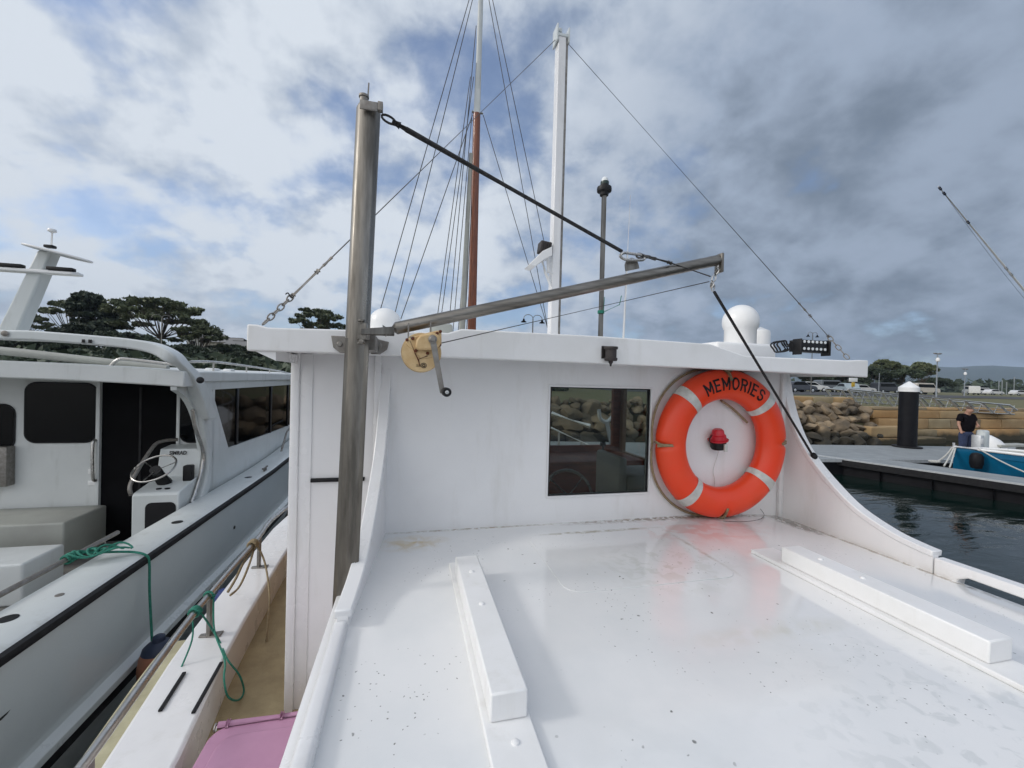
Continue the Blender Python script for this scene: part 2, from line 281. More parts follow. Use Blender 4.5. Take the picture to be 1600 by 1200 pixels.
# ------------------------------------------------------------------ mesh helpers
WP = {}
def tag(o, label=None, cat=None, group=None, kind=None):
    if label: o['label'] = label
    if cat: o['category'] = cat
    if group: o['group'] = group
    if kind: o['kind'] = kind
    return o
def empty(name, loc, label=None, cat=None, group=None):
    o = bpy.data.objects.new(name, None); col.objects.link(o); o.location = loc; WP[o.name] = Vector(loc); o.empty_display_size = .1
    return tag(o, label, cat, group)
def frame_of(d):
    d = d.normalized(); up = Vector((0,0,1)) if abs(d.z) < .95 else Vector((0,1,0))
    a = d.cross(up).normalized(); return a, a.cross(d).normalized()
class MB:
    def __init__(s): s.bm = bmesh.new()
    def vs(s, pts): return [s.bm.verts.new(p) for p in pts]
    def face(s, v):
        try: s.bm.faces.new(v)
        except ValueError: pass
    def box(s, a, b, bev=0.0, rot=None, piv=None, seg=2):
        a = Vector(a); b = Vector(b); lo = Vector([min(a[i], b[i]) for i in range(3)]); hi = Vector([max(a[i], b[i]) for i in range(3)])
        c = (lo+hi)/2; r = bmesh.ops.create_cube(s.bm, size=1, matrix=Matrix.Translation(c) @ Matrix.Diagonal((*(hi-lo), 1)))
        vv = r['verts']
        if bev > 0:
            es = list({e for v in vv for e in v.link_edges}); rr = bmesh.ops.bevel(s.bm, geom=es, offset=bev, segments=seg, affect='EDGES', profile=.5)
            vv = list({v for v in rr['verts']} | {v for v in vv if v.is_valid})
        if rot is not None: bmesh.ops.rotate(s.bm, verts=vv, cent=piv or c, matrix=rot)
        return s
    def tube(s, pts, r, n=10, caps=True, closed=False):
        pts = [Vector(p) for p in pts]; rs = r if isinstance(r, (list, tuple)) else [r]*len(pts)
        rings = []; prev = None
        m = len(pts)
        for i, p in enumerate(pts):
            if closed: d = pts[(i+1) % m]-pts[i-1]
            else: d = pts[min(i+1, m-1)]-pts[max(i-1, 0)]
            d = d.normalized() if d.length > 1e-9 else Vector((0,0,1))
            if prev is None: a, b = frame_of(d)
            else:
                a = (prev - d*prev.dot(d)); a = a.normalized() if a.length > 1e-6 else frame_of(d)[0]; b = d.cross(a).normalized()
            prev = a
            rings.append(s.vs([p + a*math.cos(2*math.pi*k/n)*rs[i] + b*math.sin(2*math.pi*k/n)*rs[i] for k in range(n)]))
        for i in range(m if closed else m-1):
            A = rings[i]; B = rings[(i+1) % m]
            for k in range(n): s.face((A[k], A[(k+1) % n], B[(k+1) % n], B[k]))
        if caps and not closed: s.face(rings[0][::-1]); s.face(rings[-1])
        return s
    def lathe(s, c, prof, n=24, axis=(0,0,1)):
        c = Vector(c); ax = Vector(axis).normalized(); a, b = frame_of(ax); rings = []
        for r, h in prof:
            if r < 1e-6: rings.append(s.vs([c+ax*h]))
            else: rings.append(s.vs([c+ax*h+(a*math.cos(2*math.pi*k/n)+b*math.sin(2*math.pi*k/n))*r for k in range(n)]))
        for A, B in zip(rings, rings[1:]):
            for k in range(n):
                k2 = (k+1) % n
                if len(A) == 1 and len(B) > 1: s.face((A[0], B[k2], B[k]))
                elif len(B) == 1 and len(A) > 1: s.face((A[k], A[k2], B[0]))
                elif len(A) > 1: s.face((A[k], A[k2], B[k2], B[k]))
        if len(rings[0]) > 1: s.face(rings[0][::-1])
        if len(rings[-1]) > 1: s.face(rings[-1])
        return s
    def prism(s, poly, vec, bev=0):
        poly = [Vector(p) for p in poly]; vec = Vector(vec); A = s.vs(poly); B = s.vs([p+vec for p in poly]); n = len(poly)
        s.face(A); s.face(B[::-1])
        for k in range(n): s.face((A[k], B[k], B[(k+1) % n], A[(k+1) % n]))
        return s
    def grid(s, P):   # P[i][j] points
        V = [s.vs(r) for r in P]
        for i in range(len(V)-1):
            for j in range(len(V[0])-1): s.face((V[i][j], V[i+1][j], V[i+1][j+1], V[i][j+1]))
        return s
    def split(s, name, m, parent=None, **k):
        seen = set(); out = []
        for f in list(s.bm.faces):
            if f in seen: continue
            st = [f]; isl = []; seen.add(f)
            while st:
                g = st.pop(); isl.append(g)
                for v in g.verts:
                    for h in v.link_faces:
                        if h not in seen: seen.add(h); st.append(h)
            q = MB(); mp = {}
            for g in isl:
                for v in g.verts:
                    if v not in mp: mp[v] = q.bm.verts.new(v.co)
                q.face([mp[v] for v in g.verts])
            out.append(q.build(name, m, parent, **k))
        s.bm.free(); return out
    def build(s, name, m, parent=None, smooth=None, bevel=0, seg=2):
        bmesh.ops.recalc_face_normals(s.bm, faces=s.bm.faces)
        xs = [v.co for v in s.bm.verts]
        lo = Vector([min(v[i] for v in xs) for i in range(3)]); hi = Vector([max(v[i] for v in xs) for i in range(3)])
        c = (lo+hi)/2
        if parent is None: c.z = lo.z
        bmesh.ops.translate(s.bm, verts=s.bm.verts, vec=-c)
        me = bpy.data.meshes.new(name); s.bm.to_mesh(me); s.bm.free()
        o = bpy.data.objects.new(name, me); col.objects.link(o); me.materials.append(M[m] if isinstance(m, str) else m)
        WP[o.name] = c
        if parent: o.parent = parent; o.location = c - WP[parent.name]
        else: o.location = c
        if bevel:
            b = o.modifiers.new('bevel', 'BEVEL'); b.width = bevel; b.segments = seg; b.limit_method = 'ANGLE'; b.angle_limit = R(40)
        if smooth is None or smooth:
            me.polygons.foreach_set('use_smooth', [True]*len(me.polygons))
            try: me.set_sharp_from_angle(angle=R(38))
            except Exception: pass
        return o
def lerp(a, b, t): return Vector(a)*(1-t)+Vector(b)*t
def sag(a, b, s, n=14): return [lerp(a, b, i/n) - Vector((0,0,s*4*(i/n)*(1-i/n))) for i in range(n+1)]
def smoothpts(P, k=6):   # catmull-rom
    P = [Vector(p) for p in P]; out = []
    for i in range(len(P)-1):
        p0 = P[max(i-1,0)]; p1 = P[i]; p2 = P[i+1]; p3 = P[min(i+2,len(P)-1)]
        for j in range(k):
            t = j/k; out.append(.5*((2*p1)+(p2-p0)*t+(2*p0-5*p1+4*p2-p3)*t*t+(3*p1-p0-3*p2+p3)*t**3))
    out.append(P[-1]); return out
def chain(mb, a, b, link=.022, r=.0028):
    a = Vector(a); b = Vector(b); d = b-a; n = max(1, int(d.length/link)); u, v = frame_of(d)
    for i in range(n):
        c = a+d*((i+.5)/n); s = u if i % 2 else v; h = d.normalized()
        mb.tube([c+h*math.cos(t)*link*.68+s*math.sin(t)*link*.38 for t in [2*math.pi*k/10 for k in range(10)]], r, 6, closed=True)
def copy_tree(o, parent=None):
    c = o.copy(); col.objects.link(c); c.parent = parent
    for ch in o.children: copy_tree(ch, c)
    return c

# ================================================================== SETTING
mb = MB(); mb.grid([[(x, y, 0) for y in (-300, -60, -10, 0, 10, 17, 60, 3000)] for x in (-2000, -300, -60, -10, 0, 10, 60, 300, 3000)])
tag(mb.build('water', 'water', smooth=False), kind='structure')
SEAY = 17.0
# quay land behind the sea wall, grass bank then car park; terrain rises to the left
def landz(x, y):
    t = y-SEAY
    z = 1.75 + min(t/9, 1)*.30 + max(0, t-9)*.0012
    z += .10*noise.noise(Vector((x*.15, y*.15, 0)))*min(1, t/3)
    if x < 10: z += max(0, min(1, (t-14)/60))*min(1, (10-x)/50)*5.0
    return z
mb = MB()
ys = [SEAY+.2, SEAY+1, SEAY+3, SEAY+5, SEAY+8, SEAY+12, SEAY+20, SEAY+35, SEAY+60, SEAY+100, SEAY+180, SEAY+400]
xs = [-300,-160,-100,-70,-50,-35,-25,-15,-8,-2,4,10,16,22,28,34,40,48,56,66,80,100,140,260]
mb.grid([[(x, y, landz(x, y)) for y in ys] for x in xs])
mb.prism([(-300,SEAY+.2,-1.5),(260,SEAY+.2,-1.5),(260,SEAY+.2,landz(200,SEAY+.2)-.05),(-300,SEAY+.2,landz(-200,SEAY+.2)-.05)], (0,.5,0))
tag(mb.build('ground', 'grass'), kind='structure')
mb = MB(); mb.grid([[(x, y, landz(x, y)+.03) for y in (SEAY+12.5, SEAY+20, SEAY+30, SEAY+40)] for x in (16,22,28,34,40,48,56,66,80,100)])
tag(mb.build('car_park', 'road'), kind='structure')
# far hills
mb = MB(); P = []
for i in range(90):
    az = R(18+i*1.15)
    d0 = 2600; h = 125+60*noise.noise(Vector((i*.09, 3, 0)))+18*noise.noise(Vector((i*.5, 9, 0))); h *= min(1, max(.25, (i-12)/16))
    row = []
    for k, (dd, hh) in enumerate(((0,0),(200,.35),(450,.75),(700,1),(1200,.3))):
        row.append((math.sin(az)*(d0+dd), math.cos(az)*(d0+dd), hh*h-1))
    P.append(row)
mb.grid(P); tag(mb.build('hills', 'hill'), kind='structure')

# ================================================================== OUR MOTOR BOAT
DZ = 2.03; XL = -.145; XR = 1.98; WY = 1.85; FY = 1.54
boat = empty('motor_boat', (.92, 1.5, 0), 'white wooden motor boat in the foreground with flat cabin top, wheelhouse and overhanging roof', 'boat')
# aft cabin top
def dkz(x): t = max(0, (x-1.45)/(XR-1.45)); return DZ-.034*t*t
xs_d = [XL-.04, 0, .5, 1.0, 1.45, 1.55, 1.65, 1.75, 1.85, 1.93, XR+.02]
mb = MB(); mb.prism([Vector((x, -1.2, dkz(x))) for x in xs_d]+[Vector((XR+.02, -1.2, DZ-.10)), Vector((XL-.04, -1.2, DZ-.10))], (0, WY+1.22, 0)); mb.build('cabin_top', 'deck', boat)
# faint raised hatch panels
def rrect(x0, x1, y0, y1, z, r, n=6):
    pts = []
    for cx, cy, a0 in ((x1-r, y1-r, 0), (x0+r, y1-r, 90), (x0+r, y0+r, 180), (x1-r, y0+r, 270)):
        for k in range(n+1):
            a = R(a0+90*k/n); pts.append(Vector((cx+math.cos(a)*r, cy+math.sin(a)*r, z)))
    return pts
for (x0, x1, y0, y1) in ((.50, 1.15, 1.22, 1.71),):
    mb = MB(); mb.prism(rrect(x0, x1, y0, y1, DZ+.0005, .06), (0,0,.0015)); mb.build('hatch_panel', 'deck', boat, bevel=.0007)
# wheelhouse aft wall with window opening
wl = onY(859, 604, WY); wr = onY(1013, 770, WY)
wx0, wx1 = wl.x+.003, wr.x-.003; wz1 = onY(936, 606, WY).z; wz0 = onY(936, 772, WY).z
EZ0 = 2.785
TH = .035
mb = MB()
for a, b in (((-.44, WY, 1.2), (wx0, WY+TH, EZ0+.04)), ((wx1, WY, 1.2), (2.02, WY+TH, EZ0+.04)), ((wx0, WY, 1.2), (wx1, WY+TH, wz0)), ((wx0, WY, wz1), (wx1, WY+TH, EZ0+.04))): mb.box(a, b)
bmesh.ops.remove_doubles(mb.bm, verts=mb.bm.verts, dist=.0002)
mb.build('wheelhouse_wall', 'gelwall', boat, smooth=False)
mb = MB(); t = .009
mb.box((wx0-t, WY-.006, wz0-t), (wx1+t, WY+.0, wz0)); mb.box((wx0-t, WY-.006, wz1), (wx1+t, WY, wz1+t))
mb.box((wx0-t, WY-.006, wz0), (wx0, WY, wz1)); mb.box((wx1, WY-.006, wz0), (wx1+t, WY, wz1))
win = mb.build('window', 'gel', boat, bevel=.002)
mb = MB(); mb.box((wx0, WY+.014, wz0), (wx1, WY+.019, wz1)); mb.build('window_pane', 'glass', win, smooth=False)
mb = MB()
g = .007
mb.box((wx0, WY+.004, wz0), (wx0+g, WY+.012, wz1)); mb.box((wx1-g, WY+.004, wz0), (wx1, WY+.012, wz1)); mb.box((wx0+g, WY+.004, wz0), (wx1-g, WY+.012, wz0+g*.7)); mb.box((wx0+g, WY+.004, wz1-g*.7), (wx1-g, WY+.012, wz1))
mb.build('window_seal', 'rubber', win, smooth=False)
# vertical corner post and trim on the port end of the aft wall
mb = MB(); mb.box((-.465, WY-.02, 1.2), (-.432, WY+.05, EZ0+.03), .006); mb.box((-.432, WY-.006, 1.2), (-.385, WY, EZ0), .002)
mb.build('corner_post', 'gel', boat)
mb = MB(); z0 = onY(520, 749, WY).z; mb.box((-.385, WY-.014, z0-.008), (XL-.03, WY-.001, z0+.008), .003); mb.build('rubbing_strip', 'rubber', boat)
# wheelhouse sides, front and interior
mb = MB(); 
FYW = 3.7
mb.box((-.46, WY+TH, 1.2), (-.425, FYW, 2.05)); mb.box((-.46, WY+TH, 2.70), (-.425, FYW, EZ0+.04))
for y0, y1 in ((WY+TH, WY+.15), (2.7, 2.8), (FYW-.1, FYW)): mb.box((-.46, y0, 2.05), (-.425, y1, 2.70))
mb.box((1.985, WY+TH, 1.2), (2.02, FYW, 2.05)); mb.box((1.985, WY+TH, 2.70), (2.02, FYW, EZ0+.04))
for y0, y1 in ((WY+TH, WY+.15), (2.7, 2.8), (FYW-.1, FYW)): mb.box((1.985, y0, 2.05), (2.02, y1, 2.70))
mb.split('wheelhouse_side', 'wallin', boat, smooth=False)
mb = MB(); z0 = 2.10; z1 = 2.72
mb.box((-.425, FYW-.04, 1.2), (1.985, FYW, z0)); mb.box((-.425, FYW-.04, z1), (1.985, FYW, EZ0+.04))
for x0, x1 in ((-.425, -.35), (.38, .46), (1.20, 1.28), (1.91, 1.985)): mb.box((x0, FYW-.04, z0), (x1, FYW, z1))
mb.build('wheelhouse_front', 'cabinwood', boat, smooth=False)
mb = MB(); mb.box((.0, FYW-.5, 1.5), (1.985, FYW-.05, 2.04), .01); mb.box((-.425, WY+TH+.002, 1.2), (1.98, FYW-.05, 1.25)); mb.build('dashboard', 'cabinwood', boat)
mb = MB(); c = onY(888, 775, 2.6); u = Vector((1,0,0)); v = Vector((0,.35,.94))
mb.tube([c+(u*math.cos(a)+v*math.sin(a))*.17 for a in [2*math.pi*k/24 for k in range(24)]], .011, 8, closed=True)
for k in range(4):
    a = R(45+90*k); mb.tube([c, c+(u*math.cos(a)+v*math.sin(a))*.17], .007, 6)
mb.build('helm_wheel', 'steelb', boat)
mb = MB(); c = onY(942, 697, 2.9); mb.tube([c-Vector((-.01,0,.16)), c], .008); mb.box(c-Vector((.04,.03,.24)), c-Vector((-.05,-.03,.16)), .01); mb.lathe(c, [(.02,0),(.024,.012),(.018,.03),(0,.035)]); mb.build('throttle_lever', 'black', boat)
mb = MB(); mb.box((.75, 3.3, 2.58), (.99, 3.38, 2.70), .01); mb.build('radio', 'black', boat)
mb = MB(); c = onY(968, 716, 2.4); mb.box((c.x, 2.4, c.z-.5), (c.x+.06, 2.75, c.z), .02); mb.box((c.x+.06, 2.4, c.z-.5), (c.x+.45, 2.75, c.z-.12), .02); mb.build('helm_seat', 'cream', boat)
# roof with fascia; raised middle section
def fx(px, py): return onY(px, py, FY)
le = fx(385, 530); re_ = fx(1357, 575)
X0, X1 = le.x, re_.x
zl0 = fx(385, 548).z; zl1 = fx(385, 506).z; zr0 = fx(1357, 590).z; zr1 = fx(1357, 563).z; zm0 = fx(780, 562).z; zm1 = fx(870, 523).z
print('fascia', X0, X1, zl0, zl1, zr0, zr1, zm0, zm1)
xs_ = [X0+(X1-X0)*i/40 for i in range(41)]
def zbot(x): t = (x-X0)/(X1-X0); return (zl0*(1-t)+zr0*t) + 4*t*(1-t)*(zm0-(zl0*.5+zr0*.5))*.9
sx0 = fx(700, 520).x; sx1 = fx(722, 516).x; sx2 = fx(1110, 540).x; sx3 = fx(1165, 552).x
zj0 = fx(680, 519).z; zj1 = fx(725, 514).z; zj2 = fx(1105, 537).z; zj3 = fx(1165, 556).z
prof = [(X0, zl1), (X0+.03, zl1), (X0+.06, zl1-.008), (sx0-.05, zj0), (sx0, zj0), (sx1, zj1), ((sx1+sx2)/2, zm1+.004), (sx2, zj2), ((sx2+sx3)/2, (zj2+zj3)/2), (sx3, zj3), (X1-.13, zr1-.005), (X1-.05, zr1), (X1, zr1)]
poly = [Vector((x, FY, z)) for x, z in prof] + [Vector((x, FY, zbot(x))) for x in reversed(xs_)]
mb = MB(); mb.prism(poly, (0, .03, 0)); fas = mb.build('roof_fascia', 'roof', boat, bevel=.006, seg=3)
mb = MB()
for xa, xb, (z_a, z_b) in ((X0, X0+.03, (zl0, zl1)), (X1-.03, X1, (zr0, zr1))): mb.box((xa, FY+.03, z_a+.004), (xb, 3.85, z_b-.004), .006)
P = []
n = 24
top = []
def ztop(x):
    for (xa, za), (xb, zb) in zip(prof, prof[1:]):
        if xa <= x <= xb: return za+(zb-za)*(x-xa)/max(1e-6, xb-xa)
    return prof[-1][1]
xx = [X0+.03+(X1-X0-.06)*i/60 for i in range(61)]
mb.prism([Vector((x, FY+.03, ztop(x)-.012)) for x in xx] + [Vector((x, FY+.03, zbot(x)+.012)) for x in reversed(xx)], (0, 3.85-FY-.03, 0))
mb.build('roof', 'roof', boat)
# soffit corner gusset port side
mb = MB(); mb.prism([(X0+.01, FY+.01, zl0+.006), (-.44, FY+.01, zbot(-.44)+.004), (-.44, FY+.01, zbot(-.44)-.03)], (0, .30, 0)); mb.build('roof_gusset', 'gel', boat)
# side wings (curved bulwarks rising to the eave) and coamings
wp = [(1229,588),(1234,620),(1243,655),(1257,690),(1277,722),(1306,757),(1345,796),(1398,832),(1440,853),(1468,865)]
WPts = [onX(a, b, XR+.035) for a, b in wp]
WPts = smoothpts(WPts, 4)
curve = [(p.y, p.z) for p in WPts]
print('wing', curve[0], curve[-1])
yb = curve[-1][0]; zb = curve[-1][1]
def wing(xa, xb, fx0, fx1, sh=0.0):
    mb = MB()
    poly = [Vector((xa, y, z-.005)) for y, z in curve] + [Vector((xa, yb, DZ-.06)), Vector((xa, WY, DZ-.06)), Vector((xa, WY, curve[0][1]-.005))]
    mb.prism(poly, (xb-xa, 0, 0))
    for v in mb.bm.verts: v.co.x += (v.co.y-yb)*sh
    o = mb.build('side_wing', 'gelwall', boat, smooth=False)
    mb = MB(); A = []; B = []
    nrm = []
    for i, (y, z) in enumerate(curve):
        y0, z0 = curve[max(i-1,0)]; y1, z1 = curve[min(i+1,len(curve)-1)]; d = Vector((0, y1-y0, z1-z0)).normalized(); nn = Vector((0, d.z, -d.y))
        if nn.z < 0: nn = -nn
        if abs(nn.z) < .05: nn = Vector((0,-1,0))
        nrm.append(Vector((0, -abs(nn.y), abs(nn.z))))
    rows = []
    for (y, z), nn in zip(curve, nrm):
        p = Vector((0, y, z)); q = p+nn*.012; p2 = p-nn*.012
        rows.append([(fx0, *p2.yz), (fx0, *q.yz), (fx1, *q.yz), (fx1, *p2.yz), (fx0, *p2.yz)])
    mb.grid(rows); mb.face(mb.vs(rows[0][:4])); mb.face(mb.vs(rows[-1][:4]))
    bmesh.ops.remove_doubles(mb.bm, verts=mb.bm.verts, dist=.0001)
    for v in mb.bm.verts: v.co.x += (v.co.y-yb)*sh
    mb.build('wing_cap', 'gel', boat, bevel=.004)
wing(XR, XR+.03, XR-.004, XR+.05)
wing(-.172, -.145, -.180, -.136, .085)
# low coamings running aft of the wings
CZ = zb-.012
def slab_yz(pts, x0, x1): q = MB(); q.prism([Vector((x0, y, z)) for y, z in pts], (x1-x0, 0, 0)); return q
zs = DZ-.036
pts = [(yb-.002, CZ), (-1.2, CZ), (-1.2, zs-.05), (-.2, zs-.05), (-.2, zs+.004), (-.17, CZ-.040), (1.06, CZ-.034), (1.09, zs+.012), (1.10, zs-.05), (yb-.002, zs-.05)]
slab_yz(pts, XR, XR+.05).build('coaming', 'gel', boat, bevel=.006, seg=3)
mb = MB(); mb.box((XL-.035, -1.2, DZ-.04), (XL, yb-.002, CZ), .01, seg=3); mb.box((XL-.06, -1.2, DZ-.06), (XL-.035, yb+.3, CZ-.035), .006); mb.build('coaming', 'gel', boat)
mb = MB(); mb.box((XL-.05, -1.2, 1.2), (XL-.03, WY, DZ-.06)); mb.box((XR+.0, -1.2, 1.2), (XR+.02, WY, DZ-.05)); mb.split('cabin_side', 'gelwall', boat, smooth=False)
# corner fillet posts at wall ends
mb = MB(); mb.box((XL, WY-.02, DZ), (XL+.028, WY, EZ0+.01), .004); mb.box((XR-.028, WY-.02, DZ-.034), (XR, WY, EZ0+.01), .004); mb.split('wall_trim', 'gel', boat)
# chocks on the cabin top
for (x0, x1, y0, y1, bx0, bx1) in ((.150, .245, .30, 1.485, .163, .238), (1.35, 1.46, .25, 1.39, 1.372, 1.455)):
    mb = MB(); mb.box((x0, y0, DZ), (x1, y1, DZ+.014)); s = mb.build('chock_rail', 'roof', boat, bevel=.003)
    yy0, yy1 = (.77, 1.40) if x0 < 1 else (.69, 1.27)
    mb = MB(); mb.box((bx0, yy0, DZ+.014), (bx1, yy1, DZ+.070)); mb.build('chock_block', 'roof', s, bevel=.004)
    mb = MB()
    for yv, zv in ((yy0-.05, DZ+.014), (yy0+.32, DZ+.070), (yy1-.12, DZ+.070)): mb.lathe(((bx0+bx1)/2, yv, zv), [(.008,0),(.007,.003),(.003,.005),(0,.005)], 12)
    mb.split('screw_plug', 'roof', s)
# side deck, bulwark, hull
SDZ = 1.33; BXI = -.745; BXO = -.955; BZ = 1.50
def bend(y):  # plan taper towards the bow
    return 0 if y < 3 else ((y-3)/5.0)**2*1.9
Ys = [-2.5, -1, 0, .5, 1, 1.25, 1.5, 1.75, 2, 2.25, 2.5, 3, 3.5, 4, 5, 6, 7, 8]
def pshift(y): return float(np.interp(y, [-2.5, 0, 1.45, 2.1, 3.3, 5], [.2, .14, .078, .0, -.055, -.05]))
def side(x, y): return (x+bend(y)+pshift(y)) if x < .9 else (x-bend(y)-pshift(y))
mb = MB(); mb.grid([[(side(BXI, y), y, SDZ) , (.92, y, SDZ), (side(2.6, y), y, SDZ)] for y in Ys]); mb.build('side_deck', 'tan', boat, smooth=False)
for sx, nm in ((1, 'bulwark'), (-1, 'bulwark')):
    mb = MB(); P = []
    for y in Ys:
        xi, xo = (BXI, BXO) if sx == 1 else (2.6, 2.81)
        up = 0 if y < 3 else (y-3)*.05
        ring = [(side(xi, y), y, SDZ-.02), (side(xi, y), y, BZ-.01+up), (side(xi, y)-.008*sx, y, BZ+up), (side(xo, y)+.01*sx, y, BZ+up), (side(xo, y), y, BZ-.012+up), (side(xo, y), y, SDZ-.02)]
        P.append(ring)
    mb.grid(P); mb.build(nm, 'gel', boat, bevel=.004)
mb = MB()
P = []
for y in Ys:
    b = bend(y)
    P.append([(side(BXO+.02, y), y, BZ-.03), (side(BXO+.01, y), y, 1.1), (side(BXO+.10, y), y, .4), (side(BXO+.35, y), y, -.3), (side(2.46, y), y, -.3), (side(2.7, y), y, .4), (side(2.8, y), y, 1.1), (side(2.79, y), y, BZ-.03)])
mb.grid(P); mb.face(mb.vs(P[0])); mb.build('hull', 'gel', boat)
# scuff strips on the bulwark top
for a, b in (((250,1112),(288,1052)), ((302,1115),(346,1036))):
    p = onZ(*a, BZ+.002); q = onZ(*b, BZ+.002); mb = MB(); d = (q-p).normalized(); s = Vector((-d.y, d.x, 0))*.006
    mb.prism([p-s, p+s, q+s, q-s], (0,0,.006)); mb.build('scuff_strip', 'rubber', boat, smooth=False)
# stainless side rail
rail_pts = [onZ(140,1200,1.69), onZ(208,1105,1.69), onZ(283,985,1.69), onZ(330,925,1.69), onZ(432,800,1.69), onZ(470,748,1.69)]
rx = -.84
def railp(y): return Vector((float(np.interp(y, [-1.5, 0, 1.32, 2.0, 2.8, 3.4, 5], [-.62, -.70, -.79, -.855, -.88, -.89, -.62])), y, 1.69))
rp = [railp(y) for y in (0, .7, 1.32, 2.0, 2.8, 3.4, 5)]
mb = MB(); mb.tube(smoothpts([railp(-1.5)]+rp, 4), .0135, 12); hr = mb.build('hand_rail', 'steelb', boat)
for px, py in ((185,1290), (340,992), (414,886)):
    b = onZ(px, py, BZ)
    mb = MB(); bb = Vector((railp(b.y).x, b.y, BZ))
    mb.prism([bb+Vector((-.008,-.016,0)), bb+Vector((.008,-.016,0)), bb+Vector((.008,.016,0)), bb+Vector((-.008,.016,0))], (0,0,.18))
    mb.prism([bb+Vector((-.04,-.012,.001)), bb+Vector((.05,-.022,.001)), bb+Vector((.05,.022,.001)), bb+Vector((-.04,.012,.001))], (0,0,.006))
    mb.build('stanchion', 'steeld', hr, bevel=.002)
mb = MB(); mb.tube([onY(862,646,5.2), onY(922,666,4.9)], .030, 8); mb.tube([onY(860,668,4.7), onY(930,700,4.4)], .014, 8)
for t in (.2, .7): q = lerp(onY(860,668,4.7), onY(930,700,4.4), t); mb.tube([q, q-Vector((0,0,.45))], .012, 6)
mb.build('bow_rail', 'wht', boat)
mb = MB(); mb.tube(smoothpts([onY(936,640,4.6), onY(938,654,4.6), onY(948,659,4.6), onY(958,650,4.6)], 5), .024, 8); mb.tube([onY(948,659,4.6), onY(960,720,4.6)], .026, 8); mb.build('boat_hook', 'alu', boat)
# masthead on the wheelhouse roof
def rooftop(x): return ztop(x)
MY = 3.0
mt = onY(878, 62, MY); mbp = onY(865, 522, MY); mbp.z = 2.80
mb = MB(); h = .040
for a, b in ((mbp, mt),):
    A = mb.vs([a+Vector(v) for v in ((-h,-h,0),(h*.55,-h,0),(h*.55,h,0),(-h,h,0))]); B = mb.vs([b+Vector(v) for v in ((-h,-h,0),(h*.55,-h,0),(h*.55,h,0),(-h,h,0))])
    mb.face(A); mb.face(B[::-1])
    for k in range(4): mb.face((A[k], B[k], B[(k+1)%4], A[(k+1)%4]))
mast = mb.build('mast', 'gel', boat, bevel=.006)
mb = MB(); a = mbp+Vector((.032,-.02,0)); b = mt+Vector((.032,-.02,0)); mb.tube([a, b], .012, 6); mb.build('mast_track', 'steeld', mast)
mb = MB(); mb.box(mt+Vector((-.055,-.045,-.01)), mt+Vector((.045,.045,.012)), .003)
for s in (-.05, .04):
    mb.box(mt+Vector((s-.006,-.05,-.05)), mt+Vector((s+.006,.05,.075 if s<0 else .06)), .002)
mb.lathe(mt+Vector((-.02,0,.01)), [(.012,0),(.012,.03),(.02,.035),(.02,.06),(0,.07)], 12)
mb.build('masthead_fitting', 'gelgrey', mast)
# mast floodlight on bracket
fl = onY(851, 389, MY-.02)
mb = MB(); mb.box(fl+Vector((-.045,-.045,-.035)), fl+Vector((.04,.045,.045)), .005, rot=Matrix.Rotation(.12, 3, 'Y'))
for k in range(5): mb.box(fl+Vector((-.038+k*.016,-.052,-.025)), fl+Vector((-.032+k*.016,-.044,.04)))
fo = mb.build('mast_floodlight', 'ribs', mast, bevel=.002)
mb = MB(); P_ = [onY(a, b, MY-.10) for a, b in ((827,413),(848,392),(863,385),(863,399),(852,404),(836,416))]
mb.prism(P_, (0,.14,0)); mb.tube([onY(846,404,MY-.03), onY(852,425,MY-.03), onY(863,452,MY-.03)], .012, 8); mb.tube([onY(856,404,MY-.03), onY(857,425,MY-.03), onY(864,428,MY-.03)], .012, 8)
mb.build('light_bracket', 'wht', mast, bevel=.003)
# lantern pole
lp0 = onY(938, 535, 2.7); lp0.z = 2.80; lp1 = onY(944, 303, 2.7)
mb = MB(); mb.tube([lp0, lp1], .0175, 16); lpo = mb.build('lantern_pole', 'steel', boat)
mb = MB(); mb.lathe(lp1, [(.03,-.012),(.032,.008),(.036,.01),(.05,.016),(.052,.03),(.05,.045),(.03,.05),(.03,.062)], 20); mb.build('lantern_base', 'black', lpo)
mb = MB(); mb.lathe(lp1+Vector((.002,0,.062)), [(.028,0),(.030,.012),(.029,.022),(.026,.024)], 20); mb.build('lantern_collar', 'green', lpo)
mb = MB(); mb.lathe(lp1+Vector((.002,0,.086)), [(.024,0),(.024,.012),(.018,.026),(.008,.033),(0,.034)], 20); mb.build('lantern_lens', 'lampw', lpo)
# whip antenna
a0 = onY(973, 532, 2.9); a0.z = 2.82; a1 = onY(985, 305, 2.9); am = lerp(a0, a1, .66)
mb = MB(); mb.tube([a0, am], [.010, .006], 8); mb.tube([am, a1], [.003, .0018], 6); mb.build('whip_antenna', 'wht', boat)
# domes
c = onY(602, 506, 2.6); mb = MB(); r = .095; 
mb.lathe((c.x, c.y, 2.80), [(r,0),(r,c.z-2.80)]+[(r*math.cos(R(a)), c.z-2.80+r*.98*math.sin(R(a))) for a in range(8, 90, 8)]+[(0, c.z-2.80+r*.98)], 28); mb.build('satellite_dome', 'wht', boat)
mb = MB(); p = onY(672, 506, 2.3); q = onY(706, 518, 2.3); mb.box((p.x, 2.25, 2.78), (q.x, 2.40, p.z), .012); mb.build('roof_box', 'cream', boat)
c = onY(1157, 503, 2.6); r = .125
mb = MB(); b0 = 2.86
mb.lathe((c.x, c.y, b0), [(.13,0),(.13,.02),(.108,.03),(.108,c.z-b0-.06)]+[(r*math.cos(R(a)), c.z-b0+r*math.sin(R(a))) for a in range(-25, 90, 8)]+[(0, c.z-b0+r)], 32); mb.build('satellite_dome', 'wht', boat)
